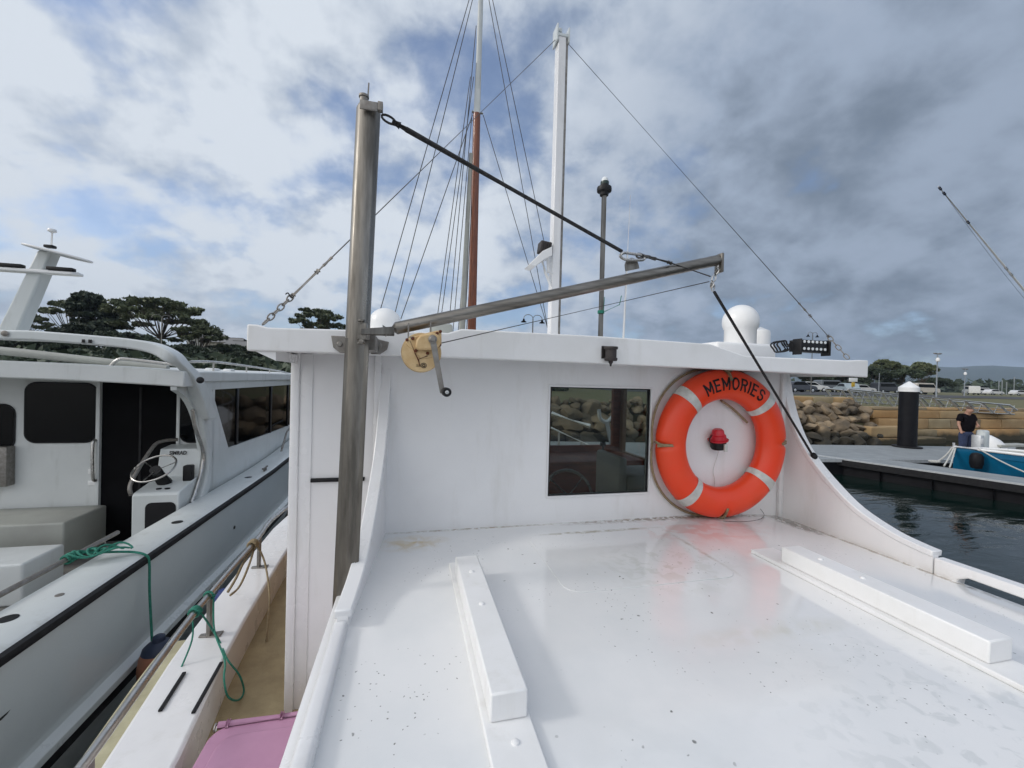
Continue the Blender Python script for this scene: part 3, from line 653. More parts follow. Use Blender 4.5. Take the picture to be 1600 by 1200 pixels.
c2 = onY(1188, 520, 2.9); mb = MB(); mb.lathe((c2.x, c2.y, 2.8), [(.075,0),(.075,c2.z-2.8+.0),(.07,c2.z-2.8+.015),(0,c2.z-2.8+.05)], 24); mb.build('antenna_pod', 'wht', boat)
p = onY(1112, 534, 2.35); q = onY(1208, 552, 2.35)
mb = MB(); mb.box((p.x, 2.3, 2.78), (q.x-.02, 2.95, p.z-.0), .02, seg=3); mb.build('dome_plinth', 'roof', boat)
# led light bar
p = onY(1243, 531, 1.75); q = onY(1285, 553, 1.75); 
lb = MB(); lb.box((p.x, 1.72, q.z+.003), (q.x, 1.77, p.z), .004)
for s in (p.x-.008, q.x): lb.box((s, 1.71, q.z-.012), (s+.008, 1.76, p.z+.004), .002)
for k in range(9): lb.box((p.x+.005+k*(q.x-p.x-.01)/9, 1.77, q.z+.006), (p.x+.009+k*(q.x-p.x-.01)/9, 1.79, p.z))
bar = lb.build('light_bar', 'black', boat)
mb = MB()
nx = 6
for i in range(nx):
    for j in range(2):
        x = p.x+.022+(q.x-p.x-.044)*i/(nx-1); z = q.z+.02+(p.z-q.z-.03)*j
        mb.lathe((x, 1.7195, z-.0), [(.0072,0),(.0072,.003),(.004,.0035),(0,.001)], 12, axis=(0,-1,0))
mb.split('led_lens', 'lampw', bar)
mb = MB(); c = onY(1224, 541, 1.76)
for k in range(3):
    mb.tube([c+Vector((math.cos(t)*.036*(1+.1*k)+.004*k, .02*k+.008*math.sin(3*t), math.sin(t)*.028)) for t in [2*math.pi*j/20 for j in range(20)]], .0042, 6, closed=True)
mb.tube(smoothpts([c+Vector((.03,0,.0)), c+Vector((.06,.01,.025)), Vector((p.x, 1.75, p.z-.02))], 5), .004, 6)
mb.build('light_cable', 'black', bar)
# stern light on fascia
c = onY(955, 552, FY-.03)
mb = MB(); mb.box((c.x-.028, FY-.004, c.z-.02), (c.x+.028, FY+.001, c.z+.03)); mb.lathe((c.x, FY-.028, c.z-.03), [(.024,0),(.026,.006),(.026,.011),(.022,.013),(.022,.045),(.027,.047),(.027,.056),(0,.058)], 20)
mb.lathe((c.x, FY-.028, c.z-.052), [(.003,0),(.005,.01),(.009,.016),(.009,.022)], 10); sln = mb.build('stern_light', 'ribs', boat)
# stays
def stay(a, b, name='stay_wire', r=.0024):
    mb = MB(); mb.tube([a, lerp(a, b, .9)], r, 6)
    s = mb.build(name, 'wire', boat)
    p = lerp(a, b, .895); d = (b-a).normalized()
    mb = MB(); L_ = (b-p).length
    mb.tube([p-d*.05, p], .006, 8); mb.tube([p, p+d*L_*.12], .004, 6)
    u, v = frame_of(d)
    for sgn in (1,-1): mb.tube([p+d*L_*.12+u*.0065*sgn, p+d*L_*.55+u*.0065*sgn], .0025, 6)
    mb.tube([p+d*L_*.10, p+d*L_*.14], .009, 8); mb.tube([p+d*L_*.53, p+d*L_*.57], .009, 8)
    chain(mb, p+d*L_*.55, b, .024, .0026); mb.build('turnbuckle', 'steeld', s)
    return s
s1 = stay(mt+Vector((-.05,0,-.01)), Vector((X0+.04, FY+.03, fx(393, 504).z)))
s2 = stay(mt+Vector((.04,0,-.01)), Vector((X1-.06, FY+.05, fx(1340, 560).z)))
p = onY(446, 460, 1.62); mb = MB(); mb.tube(smoothpts([p, p+Vector((.008,0,.006)), p+Vector((.014,0,-.004)), p+Vector((.022,0,-.010))], 4), .0022, 6); mb.build('loose_end', 'ropeb', s1)

# ================================================================== DAVIT CRANE
DY = 1.365
dav = empty('davit_crane', onY(540, 980, DY), 'stainless steel davit post with boom bolted beside the wheelhouse roof', 'davit')
pt = onY(576, 168, DY); pb = onY(536, 1000, DY); pm = pt+(pb-pt)*((pt.z-onY(558,530,DY).z)/(pt.z-pb.z)); pb2 = pb+(pb-pm)*.9
mb = MB(); mb.tube([pb2, pm, pt+Vector((0,0,-.012)), pt], [.0355,.0355,.0355,.031], 40); mb.build('post', 'steel', dav)
mb = MB(); mb.tube([pt+Vector((-.004,0,0)), pt+Vector((-.001,0,.075))], .0022, 6); mb.lathe(pt+Vector((-.012,-.02,-.012)), [(.012,0),(.012,.025),(.015,.027),(.015,.033),(0,.034)], 14)
mb.box(pt+Vector((-.02,-.047,-.035)), pt+Vector((.03,-.043,-.008)), .001); mb.box(pt+Vector((.03,-.047,-.03)), pt+Vector((.045,-.03,-.003)), .002)
mb.build('post_fitting', 'steeld', dav)
# bracket plates
zc = onY(560, 533, DY).z
mb = MB()
for a, b in ((517, 545), (580, 608)):
    p = onY(a, 533, FY-.006); q = onY(b, 533, FY-.006)
    pl = [Vector((p.x, FY-.008, zc+.028)), Vector((q.x, FY-.008, zc+.028)), Vector((q.x, FY-.008, zc-.030))]
    if a < 560: pl = [Vector((p.x, FY-.008, zc+.028)), Vector((q.x, FY-.008, zc+.028)), Vector((q.x, FY-.008, zc-.03)), Vector((p.x+.03, FY-.008, zc-.03)), Vector((p.x+.008, FY-.008, zc-.012))]
    else: pl = [Vector((p.x, FY-.008, zc+.028)), Vector((q.x, FY-.008, zc+.015)), Vector((q.x-.006, FY-.008, zc-.012)), Vector((q.x-.03, FY-.008, zc-.03)), Vector((p.x, FY-.008, zc-.03))]
    mb.prism(pl, (0,.006,0)); cx = (p.x+q.x)/2
    mb.lathe((cx, FY-.008, zc), [(.010,0),(.010,.006),(0,.007)], 6, axis=(0,-1,0))
mb.box((pm.x-.04, DY+.03, zc-.025), (pm.x+.05, FY-.004, zc+.025)); mb.build('mounting_bracket', 'steeld', dav, bevel=.002)
BY = DY-.03
b0 = onY(600, 517, BY); b1 = onY(1124, 406, BY)
mb = MB(); mb.tube([b0, lerp(b0, b1, .03), lerp(b0, b1, .985), b1], [.0195,.0195,.0195,.0175], 28)
boom = mb.build('boom', 'steelh', dav)
mb = MB(); g = onY(566, 520, BY-.015)
mb.prism([g+Vector((-.012,-.03,-.022)), g+Vector((.015,-.03,-.022)), g+Vector((.015,-.03,.026)), g+Vector((-.012,-.03,.026))], (0,.03,0))
mb.prism([g+Vector((.0,-.04,-.008)), b0+Vector((.03,-.028,-.012)), b0+Vector((.03,-.028,.012)), g+Vector((0,-.04,.008))], (0,.007,0))
mb.prism([g+Vector((.0,-.012,-.008)), b0+Vector((.03,.020,-.012)), b0+Vector((.03,.020,.012)), g+Vector((0,-.012,.008))], (0,.007,0))
mb.tube([g+Vector((0,-.025,-.03)), g+Vector((0,-.025,.03))], .007, 10)
for dz in (-.036, .03): mb.lathe(g+Vector((0,-.025,dz)), [(.011,0),(.011,.006)], 6)
mb.build('gooseneck', 'steel', dav, bevel=.001)
mb = MB(); mb.box((b1.x-.006, BY-.02, b1.z-.05), (b1.x+.006, BY+.02, b1.z+.022), .004); mb.build('boom_end_plate', 'steel', dav)
# boom eye plate
ep = onY(988, 416, BY)
bd = (b1-b0).normalized(); bn = Vector((-bd.z,0,bd.x))
mb = MB(); mb.prism([ep+bd*(.026*math.cos(R(a)))+bn*(.030*math.sin(R(a))) for a in range(0, 181, 20)]+[ep-bd*.026-bn*.012, ep+bd*.026-bn*.012], (0,.008,0)); mb.build('eye_plate', 'steel', dav)
# topping lift
tl0 = onY(592, 178, BY); tl1 = onY(972, 393, BY)
mb = MB(); mb.tube([lerp(tl0, tl1, .05), lerp(tl0, tl1, .10), lerp(tl0, tl1, .5), lerp(tl0, tl1, 1)], [.0075,.0085,.0062,.0062], 10); mb.build('topping_lift', 'ropeb', dav)
mb = MB(); d = (tl1-tl0).normalized(); u = Vector((-d.z,0,d.x)); c = lerp(tl0, tl1, .035)
mb.tube([c+d*math.cos(t)*.022+u*math.sin(t)*.010 for t in [2*math.pi*k/14 for k in range(14)]], .0035, 6, closed=True); mb.tube([lerp(tl0, tl1, .05), lerp(tl0,tl1,.075)], .011, 10); mb.build('shackle', 'ropeb', dav)
# snap hook and chain at the lift end
mb = MB(); c = onY(989, 402, BY-.02); 
mb.tube(smoothpts([c+Vector((-.05,0,.0)), c+Vector((-.035,0,.012)), c+Vector((.0,0,.012)), c+Vector((.035,0,.010)), c+Vector((.045,0,.0)), c+Vector((.03,0,-.007)), c+Vector((-.03,0,-.010)), c+Vector((-.05,0,.0))], 4), .0052, 8)
mb.build('snap_hook', 'steelb', dav)
p1 = onY(1002, 399, BY-.02); p2 = onY(1046, 410, BY-.02); p3 = onY(1110, 432, BY-.02)
mb = MB(); mb.tube([p1, lerp(p1, p2, .5)], .007, 8); chain(mb, onY(994,399,BY-.02), onY(1016,402,BY-.02), .02, .004); mb.tube([onY(1012,401,BY-.02), p2], .0045, 8); mb.tube([p2, p3], .0024, 6); mb.tube([p2-Vector((.006,0,0)), p2+Vector((.008,0,-.002))], .007, 8); mb.build('hook_wire', 'wire', dav)
mb = MB(); e0 = onY(1127, 410, BY); e1 = onY(1113, 440, BY-.005); chain(mb, e0, e1, .022, .0032); chain(mb, e1, onY(1112, 450, BY-.005), .02, .003)
c = onY(1114, 449, BY-.005); mb.tube([c+Vector((.007*math.cos(t), 0, .014*math.sin(t))) for t in [2*math.pi*k/12 for k in range(12)]], .003, 6, closed=True); mb.build('tip_chain', 'steelb', dav)
# fall rope from boom tip down to the starboard wing
kn = onX(1270, 712, XR+.02)
fallr = MB(); fallr.tube([onY(1116, 456, BY-.005), kn], .0055, 8); fallr.build('fall_rope', 'ropeb', dav)
mb = MB(); mb.lathe(kn+Vector((0,-.005,-.018)), [(.008,0),(.016,.008),(.017,.02),(.008,.032),(0,.036)], 14); mb.build('rope_knob', 'rubber', dav)
# hand winch
WYY = BY-.005
def wpnt(px, py, y=WYY): return onY(px, py, y)
k_ = (wpnt(700,560)-wpnt(600,560)).length/100   # metres per photo pixel here
wc = wpnt(658, 552)
drum = MB(); Rr = 31*k_
drum.lathe(wc+Vector((0,.022,0)), [(Rr*.96,0),(Rr,.006),(Rr,.010),(Rr*.6,.014),(Rr*.6,.046),(Rr,.050),(Rr,.054),(Rr*.95,.060),(Rr*.5,.061)], 40, axis=(0,-1,0))
wi = drum.build('hand_winch', 'winch', dav)
poly = [(633,536),(640,528),(655,523),(684,516),(690,518),(690,538),(683,556),(668,560),(657,561),(650,552)]
mb = MB(); mb.prism([wpnt(a, b, WYY-.042) for a, b in poly], (0,.012,0)); mb.build('winch_housing', 'winch', wi, bevel=.003)
poly = [(649,545),(650,532),(656,524),(676,519),(687,524),(689,538),(680,547),(655,547)]
mb = MB(); mb.prism([wpnt(a, b, WYY-.062) for a, b in poly], (0,.022,0)); mb.build('gear_cover', 'winch', wi, bevel=.006, seg=3)
mb = MB()
for a, b in ((636,531),(645,529),(683,521),(688,518),(687,539),(650,548),(668,552)): mb.lathe(wpnt(a, b, WYY-.042), [(2.6*k_,0),(2.6*k_,.004),(1.2*k_,.0055)], 8, axis=(0,-1,0))
mb.tube([wpnt(641,533,WYY-.0435), wpnt(649,553,WYY-.0435), wpnt(654,563,WYY-.043), wpnt(656,572,WYY-.041)], [.0006,.0016,.002,.001], 5); mb.tube([wpnt(652,562,WYY-.0435), wpnt(668,556,WYY-.0435)], .0014, 5)
mb.split('rusty_bolt', 'rust', wi)
mb = MB()
for px, py in ((638, 515), (673, 511)):
    a = wpnt(px, py+14, WYY-.036); b = wpnt(px, py-3, WYY-.036); mb.tube([a, b, b+Vector((0,.03,.02))], .0022, 6); mb.lathe(a+Vector((.012,-.002,-.002)), [(.008,0),(.008,.008)], 6)
mb.split('clamp_bolt', 'steeld', wi)
mb = MB(); a = wpnt(676, 530, WYY-.068); b = wpnt(691, 611, WYY-.068); d = (b-a).normalized(); s = Vector((-d.z,0,d.x))
mb.prism([a+s*.009-d*.008, a-s*.009-d*.008, b-s*.0075+d*.006, b+s*.0075+d*.006], (0,.004,0)); mb.lathe(a+Vector((0,.0,0)), [(.013,-.004),(.013,.002),(.008,.004),(.008,.010),(0,.011)], 16, axis=(0,-1,0)); mb.build('crank_arm', 'steeld', wi, bevel=.001)
mb = MB(); c = wpnt(696, 612, WYY-.07); mb.lathe(c, [(.007,-.0),(.0135,.003),(.0135,.05),(.011,.054)], 20, axis=(0,-1,0)); mb.build('crank_knob', 'black', wi)
mb = MB(); mb.lathe(c+Vector((0,-.053,0)), [(.0055,0),(.0055,.0025),(0,.003)], 12, axis=(0,-1,0)); mb.build('knob_screw', 'steelb', wi)
mb = MB(); c = wpnt(662, 571, WYY-.0398)
mb.tube([c+Vector((.009*math.cos(t)*.9,0,.009*math.sin(t)*.8)) for t in [2*math.pi*k/16 for k in range(16)]], .0009, 4, closed=True); mb.tube([c+Vector((.004*math.cos(t),0,.0035*math.sin(t))) for t in [2*math.pi*k/10 for k in range(10)]], .0012, 4, closed=True)
mb.tube([c+Vector((-.022,0,.001)), c+Vector((-.009,0,.001))], .0008, 4); mb.tube([c+Vector((-.022,0,-.003)), c+Vector((-.009,0,-.003))], .0008, 4); mb.build('winch_emblem', 'black', wi)
mb = MB(); mb.tube([wpnt(690, 536, WYY-.02), onY(1108, 440, BY-.01)], .0018, 6); mb.build('winch_cable', 'wire', dav)
# green twine tied to lantern pole
mb = MB(); c = onY(939, 487, 2.7)
for k in range(3): mb.tube([c+Vector((.021*math.cos(t), .021*math.sin(t), .007*k-.01)) for t in [2*math.pi*j/12 for j in range(12)]], .004, 5, closed=True)
mb.tube([c+Vector((.01,-.02,0)), c+Vector((.014,-.02,.10))], .0025, 5); mb.tube([c+Vector((.02,-.02,0)), onY(968,476,2.7), onY(971,462,2.7)], .003, 5)
tag(mb.build('green_twine', 'ropeg'), 'frayed green twine knotted round the steel lantern pole', 'twine')

# ================================================================== LIFEBUOY
RC = onY(1131, 697, 1.775); RO = .375; RI = .222; R0 = (RO+RI)/2; ta = (RO-RI)/2; tb = .058
RC.z = DZ+RO+.004
YC = WY-.006-tb
lr = empty('lifebuoy', (RC.x, YC, DZ), 'orange lifebuoy lettered MEMORIES with four silver bands, hung on the white wall', 'lifebuoy')
def tor(th, ph, ex=0.0): return Vector((RC.x+(R0+(ta+ex)*math.cos(ph))*math.cos(th), YC+(tb+ex)*math.sin(ph), RC.z+(R0+(ta+ex)*math.cos(ph))*math.sin(th)))
def nf(th):   # dimple at rope grips
    s = 0
    for g in (90, 180, 270, 0): 
        dd = abs((math.degrees(th)-g+180) % 360-180); s = max(s, math.exp(-(dd/2.6)**2))
    return s
mb = MB(); n1_, n2_ = 180, 28; V = []
for i in range(n1_):
    th = 2*math.pi*i/n1_; row = []
    for j in range(n2_):
        ph = 2*math.pi*j/n2_; o_ = -.016*nf(th)*max(0, math.cos(ph+.5))**2
        row.append(tor(th, ph, o_))
    V.append(mb.vs(row))
for i in range(n1_):
    for j in range(n2_): mb.face((V[i][j], V[(i+1)%n1_][j], V[(i+1)%n1_][(j+1)%n2_], V[i][(j+1)%n2_]))
mb.build('ring', 'orange', lr)
for a in (135, 43, -39, -129):
    mb = MB(); rows = []
    for i in range(7):
        th = R(a-4.2+8.4*i/6); rows.append([tor(th, 2*math.pi*j/28, .0018) for j in range(29)])
    mb.grid(rows); mb.build('reflective_band', 'tape', lr)
# lettering
def text_mesh(ch, size, off=0.0):
    cu = bpy.data.curves.new('t', 'FONT'); cu.body = ch; cu.size = size; cu.align_x = 'CENTER'; cu.offset = off; cu.resolution_u = 5
    o = bpy.data.objects.new('t', cu); col.objects.link(o); dg = bpy.context.evaluated_depsgraph_get(); me = bpy.data.meshes.new_from_object(o.evaluated_get(dg))
    bpy.data.objects.remove(o); return me
def arc(cx, cy, rx, ry, a0, a1, n=14): return [(cx+rx*math.cos(R(a0+(a1-a0)*k/n)), cy+ry*math.sin(R(a0+(a1-a0)*k/n))) for k in range(n+1)]
GLY = {'M': [[(0,0),(0,1)],[(0,1),(.5,.3)],[(.5,.3),(1,1)],[(1,1),(1,0)]], 'E': [[(0,0),(0,1)],[(0,1),(1,1)],[(0,.52),(.85,.52)],[(0,0),(1,0)]],
 'O': [arc(.5,.5,.5,.5,0,360,28)], 'R': [[(0,0),(0,1)],[(0,1),(.6,1)]+arc(.62,.76,.36,.24,90,-90,8)+[(.6,.52),(0,.52)],[(.5,.52),(1,0)]],
 'I': [[(0,0),(0,1)]], 'S': [arc(.5,.75,.46,.25,20,270,14)+arc(.5,.25,.46,.25,90,-160,14)]}
word = 'MEMORIES'; wid = [.036,.026,.036,.034,.029,.0,.026,.030]; gap = .0195; tot = sum(wid)+gap*7; hgt = .055; tk = .0048
mb = MB(); s = -tot/2; rt = R0+.004
def onring(u_, h_, ex=.0016):
    r_ = rt-hgt/2+h_; th = R(86)-u_/rt; q_ = max(-1, min(1, (r_-R0)/ta)); return Vector((RC.x+r_*math.cos(th), YC-(tb+.0)*math.sqrt(1-q_*q_)-ex, RC.z+r_*math.sin(th)))
for ch, wd in zip(word, wid):
    for st in GLY[ch]:
        pts = []
        for (ax_, ay_), (bx_, by_) in zip(st, st[1:]):
            m_n = max(1, int(math.hypot((bx_-ax_)*wd, (by_-ay_)*hgt)/.004))
            pts += [(s+(ax_+(bx_-ax_)*k/m_n)*wd, (ay_+(by_-ay_)*k/m_n)*hgt) for k in range(m_n)]
        pts.append((s+st[-1][0]*wd, st[-1][1]*hgt)); rows = []
        for k, p in enumerate(pts):
            a_ = pts[max(k-1,0)]; b_ = pts[min(k+1,len(pts)-1)]; dx, dy = b_[0]-a_[0], b_[1]-a_[1]; dl = math.hypot(dx, dy) or 1; nx_, ny_ = -dy/dl*tk, dx/dl*tk
            ex_ = tk*.8 if (k == len(pts)-1) else (-tk*.8 if k == 0 else 0)
            cx_, cy_ = p[0]+dx/dl*ex_, p[1]+dy/dl*ex_
            rows.append([onring(cx_+nx_*t, cy_+ny_*t) for t in (-1, 0, 1)])
        mb.grid(rows)
    s += wd+gap
mb.build('lettering', 'black', lr, smooth=False)
# grab rope
mb = MB()
for a, b in ((90, 180), (180, 270), (270, 360), (0, 90)):
    A = R(a); B = R(b); pts = []
    for i in range(17):
        t = i/16; th = A+(B-A)*t; rr = RO+.004+.016*math.sin(math.pi*t); pts.append(Vector((RC.x+rr*math.cos(th), WY-.012-.022*(1-math.sin(math.pi*t)), RC.z+rr*math.sin(th))))
    pts = [p if p.z > DZ+.008 else Vector((p.x, p.y, DZ+.008)) for p in pts]
    mb.tube(pts, .006, 8)
for a in (90, 180, 270, 0): 
    th = R(a); mb.tube(smoothpts([tor(th-.03, .1, .006), tor(th, -.5, -.002), tor(th, -1.3, -.004), tor(th+.02, -.2, .006)], 4), .0065, 8)
mb.build('grab_rope', 'ropet', lr)
c = tor(R(90), -.3, .006); mb = MB()
for k in range(5): mb.tube([c+Vector((.022*math.cos(t+k), -.004*k+.004, .010*math.sin(t)+.004*(k%2))) for t in [2*math.pi*j/12 for j in range(12)]], .006, 6, closed=True)
mb.build('rope_knot', 'ropet', lr)
mb = MB(); a = onY(1002+0, 0, 1)*0
p = Vector((RC.x-.16+.02, WY-.012, RC.z+.02))
# inner loop of rope seen in the hole
mb.tube(smoothpts([Vector((RC.x+.02, WY-.02, RC.z+.215)), Vector((RC.x+.10, WY-.018, RC.z+.17)), Vector((RC.x+.19, WY-.018, RC.z+.10))], 6), .006, 8); mb.build('rope_end', 'ropet', lr)
# light hanging on wall inside the ring
c = onY(1122, 690, WY-.04)
rl = empty('rescue_light', (c.x, WY-.02, c.z-.03), 'small red capped rescue light with black base hung on the wall inside the lifebuoy', 'rescue light')
mb = MB(); ax = Vector((-.16, -.12, 1)).normalized(); c = c+Vector((0,0,.005))
mb.lathe(c+ax*.0, [(.048,0),(.050,.007),(.040,.011),(.037,.029),(.031,.034),(.027,.054),(.020,.061),(0,.062)], 22, axis=ax); mb.build('cap', 'red', rl)
mb = MB(); mb.lathe(c-ax*.042, [(.034,0),(.038,.01),(.038,.041)], 18, axis=ax); mb.tube(smoothpts([c+Vector((-.03,0,-.02)), c+Vector((-.052,0,.0)), c+Vector((-.04,0,.025)), c+Vector((-.01,0,.035))], 5), .003, 6); mb.build('base', 'black', rl)
mb = MB(); mb.box(c+Vector((.002,-.046,-.050)), c+Vector((.020,-.036,-.012)), .002); mb.build('clip', 'tape', rl)
mb = MB(); mb.tube(smoothpts([c+Vector((.01,0,-.04)), c+Vector((.018,.03,-.10)), c+Vector((.004,.034,-.16)), c+Vector((.015,.034,-.21)), Vector((c.x+.01, WY-.01, c.z-.26))], 6), .0012, 5); mb.build('lanyard', 'tape', rl)
# thin wire near the deck, right of ring
mb = MB(); mb.tube(smoothpts([onY(1188,795,WY-.02), onY(1194,805,WY-.03), onZ(1185,812,DZ+.003), onZ(1160,815,DZ+.003), onZ(1130,814,DZ+.003)], 6), .0013, 5)
tag(mb.build('thin_wire', 'wire'), 'thin loose wire lying on the cabin top below the lifebuoy', 'wire')

# ================================================================== ROPES AND THINGS AT PORT SIDE
def loops(mb, c, ax, r, n, w, rr):
    a, b = frame_of(Vector(ax)); ax = Vector(ax).normalized()
    pts = [c+ax*(w*(i/(n*12))-w/2)+(a*math.cos(2*math.pi*i/12)+b*math.sin(2*math.pi*i/12))*r for i in range(n*12+1)]
    mb.tube(pts, rr, 6)
def ry(px, py):
    p = onZ(px, py, 1.69); return railp(p.y)
c = ry(402, 850); mb = MB(); loops(mb, c, (0,1,0), .022, 4, .05, .007)
h0 = c+Vector((.02,0,0)); mb.tube(smoothpts([h0, onX(414,880,-.80), onX(421,930,-.72), onX(418,975,-.69), onX(416,1002,-.68)], 6), .0055, 6)
mb.tube(smoothpts([c+Vector((.0,0,-.02)), onX(380,880,-.86), onX(368,905,-.87), onX(356,925,-.88)], 5), .007, 6); mb.tube(smoothpts([c+Vector((.0,.03,-.02)), onX(390,880,-.85), onX(375,915,-.86), onX(360,930,-.87)], 5), .006, 6)
e_ = onX(416,1004,-.68); mb.lathe(e_+Vector((0,0,-.03)), [(.004,0),(.012,.006),(.012,.02),(.005,.03)], 10)
tag(mb.build('tan_rope', 'ropet'), 'tan rope wound round the side rail with its knotted tail hanging inboard', 'rope')
c = ry(315, 955); mb = MB(); loops(mb, c, (0,1,0), .019, 3, .03, .0055); c2 = ry(333, 930); loops(mb, c2, (0,1,0), .019, 1, .015, .0055)
mb.tube(smoothpts([c+Vector((.018,0,0)), onX(342,1000,-.80), onX(355,1030,-.715), onX(374,1055,-.67), onX(381,1080,-.66), onX(372,1094,-.655), onX(356,1088,-.66), onX(350,1060,-.68), onX(351,1030,-.715), onX(335,985,-.81), c2+Vector((.018,0,-.01))], 6), .0038, 6)
mb.tube(smoothpts([c+Vector((-.01,0,-.02)), onX(300,1000,-.86), onX(278,1055,-.88)], 5), .0035, 6)
tag(mb.build('dark_green_cord', 'ropeg'), 'dark green cord tied to the side rail with a long dangling loop', 'cord')
# yellowed fender board outboard of the bulwark
mb = MB(); z = 1.40; pl = [onZ(335,950,z), onZ(312,972,z), onZ(262,1080,z), onZ(190,1215,z)]

for ya, yb_ in ((.2, 1.55), (1.556, 2.32)):
    ps_ = [Vector((side(-.962, y), y, z-.03)) for y in np.linspace(ya, yb_, 6)]+[Vector((side(-1.09, y), y, z-.03)) for y in np.linspace(yb_, ya, 6)]; mb.prism(ps_, (0,0,.03))
fb = mb.build('fender_board', 'board', bevel=.006); tag(fb, 'yellowed board lying along the outer side of the bulwark below the rail', 'board')
mb = MB(); c = onZ(350, 945, 1.30); mb.lathe(c, [(.0,-.16),(.03,-.14),(.05,-.08),(.05,.05),(.03,.09),(0,.1)], 18); tag(mb.build('blue_fender', mat('blue_vinyl', (.02,.04,.16), (.015,.03,.12), 6, .5)), 'small dark blue fender hanging outside the bulwark near the tan rope', 'fender')
# orange tab by the wall
p = onX(452, 882, -.745); mb = MB(); mb.box(p+Vector((0,-.01,-.02)), p+Vector((.02,.05,.03)), .004); tag(mb.build('cleat', mat('old_brass', (.35,.17,.05), (.2,.1,.03), 20, .5, metal=.5)), 'small brass cleat on the inner bulwark beside the corner post', 'cleat')
# pink tub
bz = 1.56
bin_ = empty('storage_tub', (-.4, 1.25, SDZ), 'pink plastic storage tub with lid on the side deck in the lower left', 'tub')
A = onZ(352, 1156, 1.60); B = onZ(490, 1110, 1.60)
print('tub', A, B)
tx0, tx1 = -.66, XL-.075; ty1 = .5*(A.y+B.y)-.0
tx0, tx1 = -.60, -.21; ty1 = 1.57; ty0 = .95
mb = MB(); mb.prism(rrect(tx0, tx1, ty0, ty1, SDZ+.002, .05), (0,0,.155)); mb.build('tub_body', 'pink', bin_, bevel=.006)
mb = MB(); mb.prism(rrect(tx0-.012, tx1+.012, ty0-.012, ty1+.012, SDZ+.155, .06), (0,0,.022)); mb.prism(rrect(tx0+.03, tx1-.03, ty0+.03, ty1-.05, SDZ+.177, .05), (0,0,.012)); ld = mb.build('lid', 'pink', bin_, bevel=.008, seg=3)
mb = MB(); mb.tube([(tx0+.0, ty1+.01, SDZ+.180), (tx1, ty1+.01, SDZ+.180)], .011, 12)
for x in (tx0+.03, (tx0+tx1)/2, tx1-.03): mb.tube([(x-.004, ty1+.01, SDZ+.180), (x+.004, ty1+.01, SDZ+.180)], .0155, 12)
mb.build('lid_hinge', 'pink', ld)
mb = MB(); c = Vector((tx0-.01, ty1+.015, SDZ+.17)); mb.tube([c+Vector((0,.012*math.cos(t),.012*math.sin(t))) for t in [2*math.pi*k/12 for k in range(12)]], .0025, 6, closed=True); mb.build('shackle', 'steelb', bin_)

# ================================================================== NEIGHBOUR BOAT (left)
nb = empty('fishing_boat', (-3.3, 4.5, 0), 'pale grey fishing boat moored alongside with black rub rail, open cockpit and roof arch', 'boat')
GX = -1.76; GIX = -2.06; GZ = 1.42
def nbend(y): return 0 if y < 7 else ((y-7)/7)**2*2.0
def nbup(y): return 0 if y < 6 else (y-6)**1.3*.035
NY = [-2,-1,0,1,2,3,3.8,4.6,5.4,6.2,7,8,9,10,11,12,13,13.6]
mb = MB(); P = []
for y in NY:
    b = nbend(y); u_ = nbup(y); cx = -3.6
    def xs3(x): return min(cx+ (x-cx), x-b) if b < 2 else max(x-b, cx+.02)
    P.append([(max(GX-b, cx+.05), y, GZ-.03+u_), (max(GX-.02-b, cx+.04), y, GZ-.3+u_), (max(GX-.08-b*1.02, cx+.03), y, .72+u_*.5)])
mb.grid(P)
P2 = [[(p[0][0]*0+2*(-3.6)-q[0], q[1], q[2]) for q in p] for p in P]; mb.grid(P2)
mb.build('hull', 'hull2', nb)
mb = MB(); mb.grid([[p[2], (p[2][0]+.045 if p[2][0]>-3.5 else p[2][0], p[2][1], p[2][2]-.03), (p[2][0]+.045 if p[2][0]>-3.5 else p[2][0], p[2][1], p[2][2]-.075), (p[2][0]-.02, p[2][1], p[2][2]-.09)] for p in P]); mb.build('chine_strake', 'gelgrey', nb, bevel=.004)
mb = MB(); mb.grid([[(p[2][0]-.0, p[2][1], p[2][2]-.09), (p[2][0]+.01, p[2][1], p[2][2]-.17), (p[2][0]-.03, p[2][1], p[2][2]-.18)] for p in P]); mb.build('lower_rubber', 'rubber', nb)
mb = MB(); mb.grid([[(p[2][0]-.03, p[2][1], p[2][2]-.17), (p[2][0]-.10, p[2][1], p[2][2]-.33), (p[2][0]-.4, p[2][1], -.3)] for p in P])
mb.grid([[(2*-3.6-p[2][0], p[2][1], p[2][2]), (2*-3.6-p[2][0]+.4, p[2][1], -.3)] for p in P]); mb.build('bottom', 'gelgrey', nb)
mb = MB(); rr = [Vector((max(GX+.012-nbend(y), -3.5), y, GZ-.035+nbup(y))) for y in NY]
mb.grid([[(p.x-.02, p.y, p.z+.026), (p.x+.012, p.y, p.z+.02), (p.x+.018, p.y, p.z), (p.x+.012, p.y, p.z-.02), (p.x-.02, p.y, p.z-.026)] for p in rr]); mb.build('rub_rail', 'rubber', nb)
# gunwale top
mb = MB(); mb.grid([[(max(GIX-nbend(y)*.6, -3.55) , y, GZ-.25+nbup(y)), (max(GIX-nbend(y)*.6, -3.55), y, GZ-.005+nbup(y)), (max(GIX+.012-nbend(y)*.6, -3.54), y, GZ+.003+nbup(y)), (max(GX-.02-nbend(y), -3.52), y, GZ+.003+nbup(y)), (max(GX-nbend(y), -3.5), y, GZ-.012+nbup(y))] for y in NY]); mb.build('gunwale', 'gelw2', nb)
